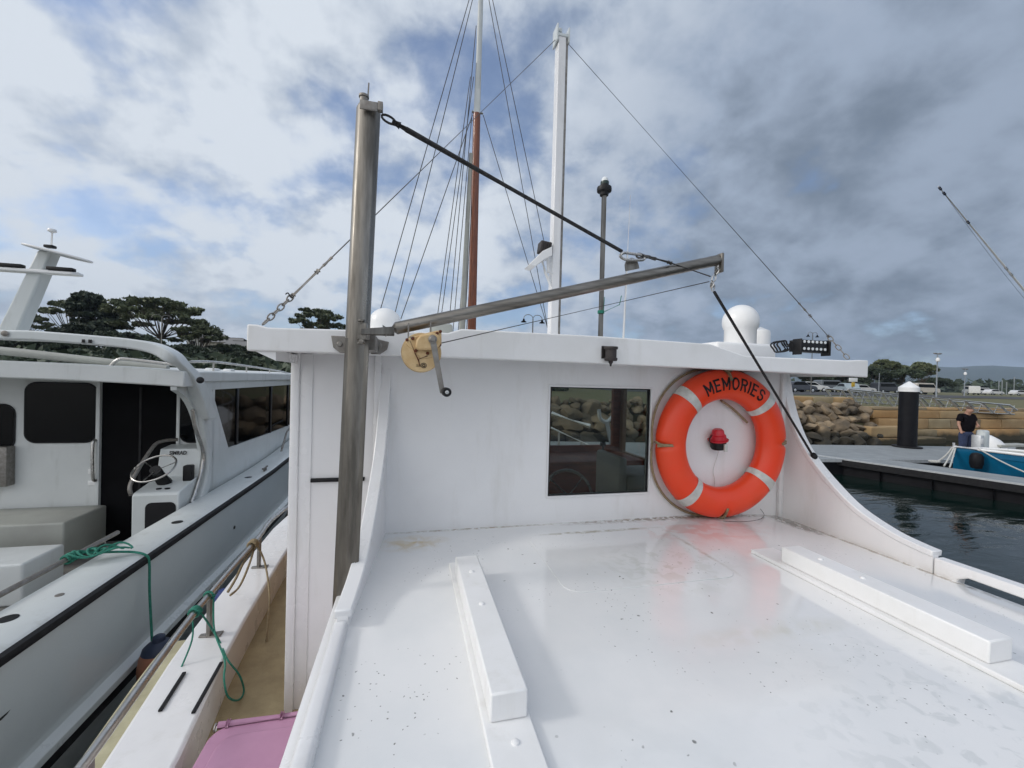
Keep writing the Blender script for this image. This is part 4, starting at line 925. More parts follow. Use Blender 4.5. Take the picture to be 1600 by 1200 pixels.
# port-side gunwale and foredeck
mb = MB(); mb.grid([[(-5.14, y, GZ-.25), (-5.14, y, GZ), (-5.44+min(1.7,nbend(y)), y, GZ), (-5.44+min(1.7,nbend(y)), y, GZ-.1)] for y in NY[:9]]); mb.build('gunwale', 'gelw2', nb)
# gunwale fittings
for px, py, kind in ((12,967,'cup'), (277,816,'cup'), (93,930,'cap'), (388,746,'cup'), (262,832,'mark')):
    p = onZ(px, py, GZ+.003); mb = MB(); r_ = {'cup':.040, 'cap':.02, 'mark':.012}[kind]
    if kind == 'mark': continue
    p.z = GZ+.003+nbup(p.y); mb.lathe(p, [(r_,0),(r_,.003),(r_*.8,.004)], 22); mb.build('rod_holder', 'black' if kind == 'cup' else 'steeld', nb)
p = onZ(414, 733, GZ+.03); p.z = GZ+nbup(p.y)
mb = MB(); mb.tube([p+Vector((0,-.09,.05)), p+Vector((0,.09,.05))], [.012,.012], 8)
for s in (-.03,.03): mb.tube([p+Vector((0,s,0)), p+Vector((0,s,.05))], .012, 8)
mb.build('cleat', 'steeld', nb)
# hull fittings
for px, py, r_ in ((366,824,.018),(0,1095,.09)):
    p = onX(px, py, GX-.03); mb = MB(); p.x += .0; mb.lathe(p, [(r_,0),(r_,.006),(r_*.6,.006)], 20, axis=(1,0,0)); mb.build('hull_vent', 'black', nb)
# coaming rail along gunwale inside
mb = MB(); mb.tube([Vector((-2.12, .8, GZ+.05)), Vector((-2.12, 2.0, GZ+.05)), Vector((-2.12, 3.75, GZ+.05))], .016, 10); 
for y in (1.4, 2.6, 3.6): mb.tube([(-2.12, y, GZ+.05), (-2.09, y, GZ-.02)], .01, 6)
mb.build('cockpit_rail', 'steeld', nb)
# cockpit sole and bulkhead
BYW = 5.2; SOLE = .90
mb = MB(); mb.box((-5.1, -1.9, SOLE-.04), (GIX-.02, BYW, SOLE)); mb.build('cockpit_sole', 'tread', nb)
def rwin(px0, py0, px1, py1, Y, r=.06):
    a = onY(px0, py0, Y); b = onY(px1, py1, Y); return (min(a.x,b.x), max(a.x,b.x), min(a.z,b.z), max(a.z,b.z), r)
def rpoly(x0, x1, z0, z1, Y, r): return [Vector((p.x, Y, p.y)) for p in rrect(x0, x1, z0, z1, 0, r)]
doorx0 = onY(157, 700, BYW).x; doorx1 = onY(276, 700, BYW).x
RZ0 = 2.62
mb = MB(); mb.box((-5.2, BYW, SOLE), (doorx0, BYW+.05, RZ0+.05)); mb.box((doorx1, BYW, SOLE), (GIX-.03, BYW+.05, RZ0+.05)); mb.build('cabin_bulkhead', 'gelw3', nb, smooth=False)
mb = MB(); mb.box((doorx0-.035, BYW-.02, SOLE), (doorx0, BYW+.0, RZ0), .004); mb.box((doorx1, BYW-.02, SOLE), (doorx1+.03, BYW, RZ0), .004); mb.split('door_frame', 'gelw3', nb)
mb = MB(); mb.box((doorx0, BYW+.015, SOLE), (doorx1, BYW+.03, RZ0)); mb.build('doorway_shade', 'dark', nb, smooth=False)  # near-black sheet across the open doorway, the cabin's inner shade put in as colour
for w_ in (rwin(42,598,150,690,BYW,.09), rwin(-60,632,22,702,BYW,.09), rwin(284,606,340,690,BYW,.09)):
    mb = MB(); x0,x1,z0,z1,r_ = w_; x1 = min(x1, GIX-.06)
    mb.prism(rpoly(x0-.012, x1+.012, z0-.012, z1+.012, BYW-.012, r_+.012), (0,.010,0)); fr_ = mb.build('bulkhead_window', 'rubber', nb)
    mb = MB(); mb.prism(rpoly(x0, x1, z0, z1, BYW-.0145, r_), (0,.002,0)); mb.build('pane', 'tglass', fr_, smooth=False)
mb = MB(); a = onY(147, 690, BYW-.05); b = onY(147, 750, BYW-.05)
mb.tube(smoothpts([a+Vector((.0,.05,0)), a+Vector((-.01,0,-.02)), b+Vector((-.01,0,.02)), b+Vector((0,.05,0))], 5), .014, 10); mb.build('grab_handle', 'steelb', nb)
# engine box / bait boxes
mb = MB(); mb.box((-4.6, 4.62, SOLE+.001), (-3.02, BYW-.025, 1.30), .02, seg=3); mb.build('engine_box', 'cream', nb)
mb = MB(); mb.box((-5.0, 3.9, SOLE+.001), (-2.80, 4.3, 1.22), .02, seg=3); mb.build('engine_box', 'gelw3', nb)
mb = MB(); mb.box((-4.3, BYW-.10, 1.53), (-3.8, BYW-.003, 1.92), .01); mb.build('locker', 'steeld', nb)
# helm console
cx0 = -2.47; cx1 = GIX-.035
mb = MB(); poly = [(4.55, SOLE), (4.55, 1.535), (4.57, 1.56), (4.93, 1.63), (4.99, 1.90), (BYW-.003, 1.92), (BYW-.003, SOLE)]
mb.prism([Vector((cx0, y, z)) for y, z in poly], (cx1-cx0, 0, 0)); cons = mb.build('helm_console', 'gelw2', nb, bevel=.012, seg=3)
mb = MB(); mb.prism(rpoly(cx0+.11, cx1-.02, 1.18, 1.47, 4.55-.006, .05), (0,.005,0)); mb.build('locker_door', 'black', cons)
c = Vector((cx0+.17, 4.56, 1.79)); ax = Vector((-.1,-.55,.83)).normalized(); u, v = frame_of(ax)
mb = MB(); mb.tube([c+(u*math.cos(a)+v*math.sin(a))*.17 for a in [2*math.pi*k/32 for k in range(32)]], .0085, 8, closed=True)
for k in range(3):
    a = R(30+120*k); mb.tube([c-ax*.03, c+(u*math.cos(a)+v*math.sin(a))*.17], .006, 6)
mb.build('steering_wheel', 'steelb', cons)
mb = MB(); mb.tube([c-ax*.02, Vector((cx0+.15, 4.78, 1.60))], [.045,.06], 14); mb.build('steering_hub', 'black', cons)
for x in (cx0+.17, cx0+.24):
    mb = MB(); mb.lathe((x, 4.64, 1.573), [(.022,0),(.022,.008),(.016,.009)], 16); mb.build('gauge', 'black', cons)
mb = MB(); mb.box((cx1-.09, 4.80, 1.60), (cx1-.01, 4.88, 1.76), .015); mb.build('throttle_box', 'black', cons)
me = text_mesh('SIMRAD', .052, .0016); tbm = bmesh.new(); tbm.from_mesh(me); mb = MB(); mp = {}
for v in tbm.verts: mp[v] = mb.bm.verts.new((cx0+.17+v.co.x*.85, 4.972+(v.co.y)*.22-.008, 1.845+v.co.y*.97))
for f_ in tbm.faces: mb.face([mp[v] for v in f_.verts])
mb.build('lettering', 'black', cons, smooth=False)
mb = MB(); mb.tube(smoothpts([Vector((cx0-.02, 4.58, 1.54)), Vector((cx0-.03, 4.60, 1.66)), Vector((cx0-.02, 4.90, 1.93)), Vector((cx0+.02, 5.0, 1.98)), Vector((cx0+.10, 5.1, 1.98))], 5), .017, 10); mb.build('console_rail', 'steeld', cons)
# cabin side wall (outboard) with windows
SX = GIX-.03
P = [(270,606),(292,622),(306,650),(315,690),(316,725),(311,757),(303,785),(296,797)]
def sxp(px, py, x=SX): return onX(px, py, x)
aft = [sxp(*p) for p in P]
aft = [Vector((p.x, max(p.y, 4.47+.004*i), p.z)) for i, p in enumerate(smoothpts(aft, 3))]
ze = lambda y: 2.62
topz = 2.70
wa = sxp(331, 609); wbm = sxp(357, 700)
print('sidewall', aft[0], aft[-1], wa, wbm)
yF = 10.0
# panels: pillar, sill, header, mullions
mb = MB()
pil = aft + [Vector((SX, wbm.y, aft[-1].z)), wbm.copy(), wa.copy(), Vector((SX, wa.y, topz)), Vector((SX, aft[0].y, topz))]
mb.prism(pil, (-.05,0,0)); 
wz_t = wa.z; 
wfar = onX(458, 664, SX)
def zsill(y): return wbm.z + (min(y, 12)-wbm.y)*(wfar.z-wbm.z)/(wfar.y-wbm.y)
print('sill', wbm, wfar)
nseg = 10
yw1 = 9.2
ysl = [wbm.y, 6.2, 7, 8, 9, yF]; yst = [wa.y, 5.6, 6.2, 7, 8, 9, yF]
def sxo(y): return SX-nbend(y)*.5
mb.grid([[(sxo(y), y, GZ+nbup(y)-.06), (sxo(y), y, zsill(y)), (sxo(y)-.05, y, zsill(y)), (sxo(y)-.05, y, GZ+nbup(y)-.06)] for y in ysl])
mb.grid([[(sxo(y), y, topz), (sxo(y), y, wa.z), (sxo(y)-.05, y, wa.z), (sxo(y)-.05, y, topz)] for y in yst])
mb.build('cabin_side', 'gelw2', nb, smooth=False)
ypn = [wa.y, onX(373, 640, SX).y, onX(425, 640, SX).y, 8.3, yF]
def sxn(y): return SX-.02-nbend(y)*.5
mb = MB(); mb.grid([[(sxn(y), y, wa.z+.01), (sxn(y), y, (wa.z+(wbm.z-wa.z)*(y-wa.y)/(wbm.y-wa.y) if y < wbm.y else zsill(y))-.01)] for y in (wa.y, wbm.y, 6.2, 7, 8, 9, yF)]); sg = mb.build('side_window', 'tglass', nb, smooth=False)
mb = MB()
for y in ypn[1:-1]: mb.box((sxn(y)+.001, y-.03, zsill(y)), (sxn(y)+.012, y+.03, wa.z), .003)
mb.split('mullion', 'black', sg)
# roof and fascia
z00 = onY(0, 593, 4.45).z; z01 = onY(0, 561, 4.45).z; z10 = onY(276, 605, 4.45).z; z11 = onY(288, 580, 4.45).z
xr_ = onY(288, 590, 4.45).x; print('nroof', z00, z01, z10, z11, xr_)
mb = MB()
zA, zB = z10, z11
def camb(x): return .05*(1-((x+3.6)/1.55)**2)+0
xx = [-5.15+(xr_+5.15)*i/16 for i in range(17)]
base = camb(xr_)
mb.prism([Vector((x, 4.45, z11+camb(x)-base)) for x in xx]+[Vector((x, 4.45, z10+camb(x)-base)) for x in reversed(xx)], (0, .4, 0))
xx = [-5.1+(SX+5.1+.02)*i/16 for i in range(17)]
mb.prism([Vector((x, 4.85, z11+camb(x)-base)) for x in xx]+[Vector((x, 4.85, z10+.04+camb(x)-base)) for x in reversed(xx)], (0, 5.1, 0))
mb.build('cabin_roof', 'gelw3', nb, bevel=.012)
# arch beam above roof curving down to pillar
AP = [(-160,512),(0,523),(60,525),(150,532),(210,538),(245,546),(272,562),(291,585),(302,612),(312,640)]
AY = 4.40
ap = []
for i, (a, b) in enumerate(AP):
    p = onY(a, b, AY) ; ap.append(p)
ap[-1] = onX(320, 655, SX+.04); ap[-2] = onX(308, 615, SX+.05); ap[-3] = onX(295, 584, SX+.05)
ap = smoothpts(ap, 5)
mb = MB(); rows = []
for i, p in enumerate(ap):
    d = (ap[min(i+1,len(ap)-1)]-ap[max(i-1,0)]).normalized(); nn = Vector((-d.z,0,d.x)); hh = .040+.045*(i/len(ap))**3
    rows.append([p+nn*hh+Vector((0,-.05,0)), p+nn*hh+Vector((0,.13,0)), p-nn*hh+Vector((0,.13,0)), p-nn*hh+Vector((0,-.05,0)), p+nn*hh+Vector((0,-.05,0))])
mb.grid(rows); mb.face(mb.vs(rows[0][:4])); mb.face(mb.vs(rows[-1][:4])); bmesh.ops.remove_doubles(mb.bm, verts=mb.bm.verts, dist=.0001); mb.build('roof_arch', 'gelw2', nb, bevel=.014, seg=3)
# lower pillar skirt (arch leg)
mb = MB(); PL = [(318,618),(329,640),(338,690),(336,740),(322,775),(300,800)]
leg = smoothpts([sxp(a, b, SX+.03) for a, b in [(312,635),(318,660),(323,690),(325,730),(317,768),(303,797)]], 4)
rows = []
for i, p in enumerate(leg):
    t = i/(len(leg)-1); wv = .05+.10*max(0, t-.6)*2
    rows.append([p+Vector((0,-.04,0)), p+Vector((.02,-.03,0)), p+Vector((.02,wv,0)), p+Vector((-.06,wv+.03,0)), p+Vector((-.06,-.04,0)), p+Vector((0,-.04,0))])
mb.grid(rows); mb.build('arch_leg', 'gelw2', nb, bevel=.01)
mb = MB(); mb.tube(smoothpts([sxp(a, b, SX+.015) for a, b in [(301,640),(304,665),(316,700),(317,725),(308,760),(299,785)]], 5), .017, 10); mb.build('grab_handle', 'steelb', nb)
mb = MB(); p = onY(313, 594, AY-.06); mb.lathe(p+Vector((-.0,0,0)), [(.028,0),(.030,.006),(.020,.012),(0,.013)], 20, axis=(.3,-1,0)); mb.build('arch_light', 'black', nb)
mb = MB(); p = onY(8, 521, AY-.06); mb.lathe(p, [(.022,0),(.024,.006),(.016,.010),(0,.011)], 20, axis=(.1,-1,0)); mb.build('arch_light', 'steeld', nb)
mb = MB(); a = onY(131, 532, AY-.06); mb.box(a+Vector((-.01,-.01,-.02)), a+Vector((.01,.0,.01)), .003); mb.box(a+Vector((.035,-.01,-.02)), a+Vector((.06,.0,.01)), .003); mb.tube([a, a+Vector((-.08,.05,-.06))], .005, 6); mb.build('work_light', 'black', nb)
# second beam + roof rails
mb = MB(); mb.tube(smoothpts([onY(-120,540,4.9), onY(0,548,4.9), onY(130,562,4.9), onY(262,577,4.9)], 4), .04, 10); mb.build('roof_beam', 'cream', nb)
mb = MB(); a = onY(172, 574, 4.7); b = onY(185, 562, 4.7); c = onY(205, 562, 4.7); d = onY(282, 571, 4.7); mb.tube(smoothpts([a+Vector((0,0,-.05)), a, b, c, d], 5), .016, 10); mb.build('roof_rail', 'steelb', nb)
mb = MB(); rz = 2.80
rpts = [Vector((SX-.12-nbend(y)*.5, y, z)) for y, z in ((4.9,2.80),(5.5,2.82),(6.5,2.80),(7.5,2.77),(8.6,2.73),(9.5,2.68))]
mb.tube(smoothpts(rpts, 4), .014, 8)
for p in rpts[1:]: mb.tube([p, Vector((p.x, p.y, 2.66))], .010, 6)
mb.build('roof_rail', 'steelb', nb)
mb = MB(); mb.box((SX-.3, 5.7, 2.66), (SX-.2, 5.9, 2.75), .02); mb.box((SX-.3, 6.2, 2.66), (SX-.2, 6.35, 2.75), .02); mb.split('roof_vent', 'wht', nb)
mb = MB(); a = onX(436, 718, GX-.2); b = onX(452, 670, GX-.2); mb.tube(smoothpts([a, lerp(a,b,.5)+Vector((0,0,.05)), b, b+Vector((-.02,1.2,.05))], 5), .015, 8); mb.build('bow_rail', 'steeld', nb)
mb = MB(); x_ = (doorx0+doorx1)/2; mb.box((x_-.012, BYW+.008, SOLE+.05), (x_+.012, BYW+.014, RZ0-.1), .003); mb.build('door_stile', 'rubber', nb)
for (xx_, zz_) in ((-3.2, 1.62), (-3.2, 1.50)):
    mb = MB(); mb.box((xx_, BYW-.012, zz_), (xx_+.07, BYW-.001, zz_+.05), .004); mb.build('switch_cover', 'wht', nb)
mb = MB(); mb.box((-3.30, 4.612, 1.02), (-3.22, 4.619, 1.05), .002); mb.build('box_latch', 'steeld', nb)
# radar mast on roof
MYN = 5.3
def m_(px, py): return onY(px, py, MYN)
mb = MB(); mb.prism([m_(-8,520), m_(26,520), m_(80,392), m_(58,390)], (0,.14,0)); rm = mb.build('radar_mast', 'gelw2', nb, bevel=.02, seg=3)
c = m_(88, 397); mb = MB(); rows = []
mb.prism([c+Vector((.30*math.cos(t)*(1 if math.cos(t)>0 else .9), .16*math.sin(t), -.0+ -.06*math.cos(t))) for t in [2*math.pi*k/24 for k in range(24)]], (0,0,.018)); mb.build('mast_platform', 'wht', rm, bevel=.004)
c = m_(75, 428); mb = MB(); mb.prism([c+Vector((-.75,-.05,0)), c+Vector((.23,-.05,.0)), c+Vector((.26,-.0,.01)), c+Vector((.24,.10,.01)), c+Vector((-.75,.10,0))], (0,0,.03)); mb.build('spreader', 'wht', rm, bevel=.008)
for dx in (-.48, .02):
    mb = MB(); mb.box(c+Vector((dx,-.06,.035)), c+Vector((dx+.22 if dx>0 else dx+.3,-.0,.070)), .006); mb.build('spreader_light', 'black', rm)
c = m_(82, 388); mb = MB(); mb.tube([c+Vector((-.01,0,.0)), c+Vector((-.005,0,.16))], .008, 8); mb.lathe(c+Vector((-.005,0,.16)), [(.012,0),(.034,.01),(.036,.022),(.03,.035),(0,.04)], 18); mb.build('gps_antenna', 'wht', rm)
mb = MB(); mb.box(c+Vector((-.06,-.03,.0)), c+Vector((.02,.03,.03)), .008); mb.build('anchor_light', 'black', rm)
# green rope and big fender
A = onZ(222, 866, GZ+.01); 
gr = MB(); P0 = Vector((GX+.02, A.y+.0, GZ-.0))
gp = onX(229, 895, GX+.02); gy = gp.y
gr.tube(smoothpts([Vector((-2.12, gy-.05, GZ+.07)), Vector((-2.0, gy-.02, GZ+.05)), Vector((-1.85, gy+.02, GZ+.025)), Vector((GX+.01, gy, GZ+.006)), Vector((GX+.035, gy, GZ-.05)), Vector((GX+.04, gy, GZ-.25)), Vector((GX+.06, gy, onX(229,1010,GX+.06).z))], 5), .008, 7)
c = Vector((-2.12, gy-.08, GZ+.05)); loops(gr, c, (0,1,0), .026, 4, .10, .008)
for k in range(5): gr.tube([c+Vector((.06+.04*k+.07*math.cos(t), .05*math.sin(t)+.02*k, .02+.015*math.sin(2*t+k))) for t in [2*math.pi*j/16 for j in range(16)]], .0065, 6, closed=True)
tag(gr.build('green_rope', 'ropeg'), 'green rope knotted on the grey boat rail, running down to the orange fender', 'rope')
fe = empty('ball_fender', (GX+.12, gy, .4), 'faded orange fender with navy blue top hanging between the two boats', 'fender')
fz = onX(226, 1040, GX+.10); fc = Vector((GX+.10, gy, fz.z-.10)); print('fender', fc)
mb = MB(); mb.lathe(fc, [(0,-.26),(.05,-.25),(.09,-.19),(.112,-.10),(.117,0),(.108,.07),(.095,.105)], 28); mb.build('ball', 'ofend', fe)
mb = MB(); mb.lathe(fc, [(.097,.103),(.09,.13),(.065,.155),(.04,.17),(.035,.20),(.02,.21),(0,.21)], 28); mb.build('fender_top', 'navy', fe)

# ================================================================== SAILING BOAT AHEAD
SY = 12.0
def s_(px, py, y=SY): return onY(px, py, y)
sb = empty('sailing_boat', (2.0, 12, 0), 'sailing boat moored ahead with a varnished brown mast and white topmast rising over the roof', 'sailing boat')
m0 = s_(737, 520); m1 = s_(745, 178); m2 = s_(756, -150)
mz = m0+(m0-m1)*.22
mb = MB(); mb.tube([mz, m0, m1], [.13,.125,.105], 16); ms = mb.build('lower_mast', 'wood', sb)
mb = MB(); mb.tube([m1+Vector((0,0,-.1)), s_(748,100), m2], [.095,.08,.06], 14); mb.tube([s_(746,176)+Vector((-.16,0,0)), s_(746,176)+Vector((.16,0,0))], .03, 8); mb.build('topmast', 'gelw2', ms)
mb = MB(); mb.tube([s_(721, 530, 11.7), s_(736, 240, 11.7)], [.085,.05], 12); mb.build('gaff', 'cream', ms)
wires = [((750,-60),(594,485),11),((753,-60),(617,490),11.3),((738,180),(631,485),11.5),((735,120),(684,490),12),((740,120),(690,490),12.2),((744,40),(702,500),12),((738,172),(708,515),12.4),((743,200),(716,515),12.3),((755,180),(858,520),12),((764,0),(857,520),12.8),((757,-60),(850,377),13.3),((742,230),(726,515),11.8),((742,300),(729,515),12.1)]
mb = MB()
for (a, b, y) in wires:
    p = s_(*a, SY); q = s_(*b, y); q2 = q+(q-p)*.2; mb.tube([p, q2], .0115, 5)
mb.build('rigging', 'wire', ms, smooth=False)
# hull of the sailing boat
mb = MB(); P = []
for i in range(13):
    y = 7.6+i*.65; t = (i-6)/6; hw = 1.45*(1-abs(t)**2.4*.85); cx = 1.9
    P.append([(cx-hw, y, 1.35+.25*t*t), (cx-hw*.95, y, .8), (cx-hw*.7, y, -.1), (cx+hw*.7, y, -.1), (cx+hw*.95, y, .8), (cx+hw, y, 1.35+.25*t*t)])
mb.grid(P); mb.face(mb.vs(P[0])); mb.face(mb.vs(P[-1])); mb.build('hull', 'gel', sb)
mb = MB(); mb.grid([[p[0], p[-1]] for p in P]); mb.build('deck', 'roof', sb, smooth=False)
mb = MB(); mb.box((1.2, 9.3, 1.3), (2.6, 12.6, 1.62), .05); mb.build('coachroof', 'cabinwood', sb)
mb = MB()
for sx in (-1, 1):
    mb.tube([Vector((p[0][0] if sx<0 else p[-1][0], p[0][1], p[0][2]+.5)) for p in P], .014, 6)
    for p in P[::2]: q = Vector(p[0] if sx<0 else p[-1]); mb.tube([q, q+Vector((0,0,.5))], .012, 6)
mb.build('guard_rail', 'steelb', sb)

# ================================================================== MARINA (right)
DKZ = .5
def gz(px, py, z=DKZ): return onZ(px, py, z)
# walkway running away across, finger coming to the right
def slab(pts, z0, z1): 
    mb = MB(); mb.prism([Vector((p.x, p.y, z0)) for p in pts], (0,0,z1-z0)); return mb
a = gz(1288, 713); b = gz(1600, 757); a2 = gz(1398, 713); b2 = gz(1600, 741)
d = (b-a).normalized(); bE = b+d*14; b2E = b2+ (b2-a2).normalized()*14
wA = gz(1180, 716); wB = gz(1495, 719); wC = gz(1495, 698.5); wD = gz(1180, 692)
dw = (wB-wA).normalized()
print('dock', a, b, wA, wB, wC, wD)
# walkway: near edge through wA-wB, width ~2.4
nW = Vector((-dw.y, dw.x, 0)); wd = 3.0
W0 = wA-dw*10; W1 = wB+dw*18
dock = empty('floating_walkway', (a.x, a.y, 0), 'grey floating walkway beyond the starboard wing, with black pontoon sides', 'dock')
slab([W0, W1, W1+nW*wd, W0+nW*wd], DKZ-.1, DKZ).build('walkway_deck', 'concrete', dock, smooth=False)
slab([W0+nW*.06, W1+nW*.06, W1+nW*(wd-.06), W0+nW*(wd-.06)], -.3, DKZ-.102).build('pontoon', 'pile', dock, smooth=False)
mb = slab([W0-nW*.04, W1-nW*.04, W1-nW*.003, W0-nW*.003], DKZ-.09, DKZ+.012); mb.build('edge_beam', 'alu', dock)
fing = empty('floating_finger', (b.x, b.y, 0), 'long black sided floating finger pier with grey deck and pale edge beside the blue boat', 'dock')
nf_ = Vector((-d.y, d.x, 0)); 
if nf_.y < 0: nf_ = -nf_
fw = 1.25
aS = a - d*.2
slab([aS, bE, bE+nf_*fw, aS+nf_*fw], DKZ-.1, DKZ+.004).build('finger_deck', 'concrete', fing, smooth=False)
tri = [a2+Vector((0,0,0)), aS+nf_*fw, aS+nf_*fw+d*2.6]
slab([aS+nf_*.06, bE+nf_*.06, bE+nf_*(fw-.06), aS+nf_*(fw-.06)], -.3, DKZ-.102).build('pontoon', 'pile', fing, smooth=False)
slab([aS-nf_*.07, bE-nf_*.07, bE-nf_*.003, aS-nf_*.003], DKZ-.06, DKZ+.02).build('edge_beam', 'alu', fing, smooth=False)
slab([aS-nf_*.11, bE-nf_*.11, bE-nf_*.072, aS-nf_*.072], DKZ-.2, DKZ-.02).build('rubbing_strip', 'rubber', fing, smooth=False)
mb = MB()
for k in range(14):
    p = aS+d*(k*1.1+.5); mb.prism([p-nf_*.055+Vector((0,0,-.5)), p-nf_*.055+d*.02+Vector((0,0,-.5)), p+nf_*.05+d*.02+Vector((0,0,-.5)), p+nf_*.05+Vector((0,0,-.5))], (0,0,.3))
mb.build('pontoon_joint', 'dark', fing, smooth=False)
# pile
pc = gz(1417, 706, .5); pc = onY(1417, 700, W0.lerp(W1,.5).y)*0 + gz(1417, 699)
def px_at(p, s): # metres per photo px at a point
    v = ROT.transposed() @ (p-EYE); return -v.z/F*s
r_ = px_at(pc, 12.0); ztop_ = pc.z + (699-612)*px_at(pc, 1); zcap = pc.z+(699-596)*px_at(pc, 1)
pile = empty('mooring_pile', (pc.x, pc.y, 0), 'tall black mooring pile with white conical cap standing in the walkway', 'pile')
mb = MB(); mb.lathe((pc.x, pc.y, -1), [(r_*.97,0),(r_*.97,ztop_+1)], 32); mb.build('sleeve', 'pile', pile)
mb = MB(); mb.lathe((pc.x, pc.y, ztop_), [(r_*1.06,0),(r_*1.06,(zcap-ztop_)*.42),(r_*.1,(zcap-ztop_)),(0,(zcap-ztop_)*1.01)], 32); mb.build('cap', 'wht', pile)
mb = MB(); mb.lathe((pc.x, pc.y, DKZ+.004), [(r_*1.5,0),(r_*1.5,.05),(r_*1.1,.06),(r_*1.02,.05)], 32); mb.build('pile_guide', 'rubber', pile)

# blue boat
bb = empty('blue_boat', gz(1520, 720, 0), 'blue clinker hull boat with white gunwale berthed at the finger pier', 'boat')
bow = onZ(1490, 698, 1.02); hd = (onZ(1600, 716, 1.0)-onZ(1492, 699, 1.0)).normalized()
hd = (d*1.0).normalized(); hn = Vector((-hd.y, hd.x, 0))
if hn.y < 0: hn = -hn
print('bow', bow, hd)
Ln = 8.0
def bhull(z_off, wf, t): 
    s = min(1, t*2.2)**.6*(1.25); return s*wf
rowsA, rowsB, capA = [], [], []
for i in range(17):
    t = i/16; y = t*Ln; s = (1-(1-min(1,t*1.7))**2.2)*1.2; ctr = bow+hn*1.25*min(1,t*1.5)*1.0 + hd*y
    ctr = bow + hd*y + hn*1.2*(1-(1-min(1,t*1.7))**2.2)
    zt_ = 1.02-.18*t
    rowsA.append([ctr-hn*s+Vector((0,0,zt_-bow.z)), ctr-hn*s*.97+Vector((0,0,zt_-bow.z-.2)), ctr-hn*s*.93+Vector((0,0,zt_-bow.z-.215)), ctr-hn*s*.86+Vector((0,0,.35-bow.z)), ctr-hn*s*.83+Vector((0,0,.33-bow.z)), ctr-hn*s*.55+Vector((0,0,-.2-bow.z))])
    rowsB.append([ctr+hn*s+Vector((0,0,zt_-bow.z)), ctr+hn*s*.86+Vector((0,0,.35-bow.z)), ctr+hn*s*.55+Vector((0,0,-.2-bow.z))])
    capA.append(ctr-hn*s+Vector((0,0,zt_-bow.z)))
capB = [r[0] for r in rowsB]
mb = MB(); mb.grid(rowsA); mb.grid(rowsB); mb.build('hull', 'blue', bb)
mb = MB()
for cp in (capA, capB): mb.tube(cp, .04, 8)
mb.build('gunwale', 'wht', bb)
mb = MB(); mb.grid([[a_-Vector((0,0,.03)), b_-Vector((0,0,.03))] for a_, b_ in zip(capA, capB)]); mb.build('deck', 'cream', bb, smooth=False)
mb = MB(); c = lerp(capA[6], capB[6], .5); mb.box(c+Vector((-.5,-.3,0)), c+Vector((.4,.3,.12)), .03); mb.build('deck_hatch', 'cream', bb)
mb = MB(); p = bow+Vector((0,0,.0)); mb.tube([p+Vector((0,0,-.3)), p+Vector((0,0,.12))], .03, 8); mb.build('stem_post', 'wht', bb)
c = capA[1]+Vector((.0,0,-.28))-hn*.15
mb = MB(); mb.lathe(c, [(0,-.28),(.12,-.25),(.15,-.12),(.15,.08),(.11,.17),(.04,.2),(0,.2)], 20); fd = mb.build('fender', 'pile', None); tag(fd, 'black pear shaped fender hanging at the bow of the blue boat', 'fender')
mb = MB(); a_ = onZ(1460, 722, DKZ+.03); mb.tube(sag(bow+Vector((0,0,.03)), a_, .10), .022, 6); mb.tube(sag(bow+Vector((.05,0,.03)), onZ(1475,728,DKZ+.03), .03), .022, 6); mb.tube(sag(bow+Vector((.1,0,.03)), onZ(1484,730,DKZ+.03), .03), .018, 6)
loops(mb, a_+Vector((0,0,.02)), (0,0,1), .12, 2, .03, .022)
tag(mb.build('mooring_line', 'ropew'), 'pale mooring lines slanting from the blue bow down to the finger pier', 'rope')
mb = MB(); mb.tube(sag(capA[1]+Vector((0,0,.04)), onZ(1620, 745, DKZ+.05), .05), .018, 6); tag(mb.build('spring_line', 'ropew'), 'long white rope slung along the side of the blue hull', 'rope')
# outrigger pole (white rod) rising to the upper right
OD = onZ(1560, 700, 1.0).y
p0 = onY(1466, 291, OD); p1 = onY(1600, 453, OD); pd = (p1-p0)
ob = empty('outrigger_pole', p0+pd*2.2, 'long thin white outrigger rod slanting into the sky at the right edge', 'rod')
mb = MB(); mb.tube([p0, p0+pd*.45, p0+pd*.9, p0+pd*2.2], [.012,.02,.028,.04], 8); orod = mb.build('rod', 'wht', ob)
for t in (.02, .065, .33, .78, .84):
    mb = MB(); c = p0+pd*t; dn = pd.normalized(); mb.tube([c-dn*.05, c+dn*.05], .032, 8); mb.build('line_guide', 'navy', orod)
mb = MB(); mb.tube(sag(p0+pd*.05, p0+pd*2.1, .25), .0035, 5); mb.build('line', 'wire', orod)

# person on the walkway
def skin_mesh(name, verts, edges, radii, m, parent, levels=2):
    me = bpy.data.meshes.new(name); me.from_pydata([Vector(v) for v in verts], edges, []); o = bpy.data.objects.new(name, me); col.objects.link(o)
    md = o.modifiers.new('s', 'SKIN'); 
    if not me.skin_vertices: me.skin_vertices.new()
    for i, r in enumerate(radii):
        rr = r if isinstance(r, tuple) else (r, r); me.skin_vertices[0].data[i].radius = rr
    me.skin_vertices[0].data[0].use_root = True
    sm = o.modifiers.new('u', 'SUBSURF'); sm.levels = levels; sm.render_levels = levels
    dg = bpy.context.evaluated_depsgraph_get(); m2 = bpy.data.meshes.new_from_object(o.evaluated_get(dg)); bpy.data.objects.remove(o)
    o = bpy.data.objects.new(name, m2); col.objects.link(o); m2.materials.clear(); m2.materials.append(M[m]); m2.polygons.foreach_set('use_smooth', [True]*len(m2.polygons))
    o.parent = parent; WP[o.name] = WP[parent.name].copy(); return o
pf = onZ(1508, 717, DKZ)
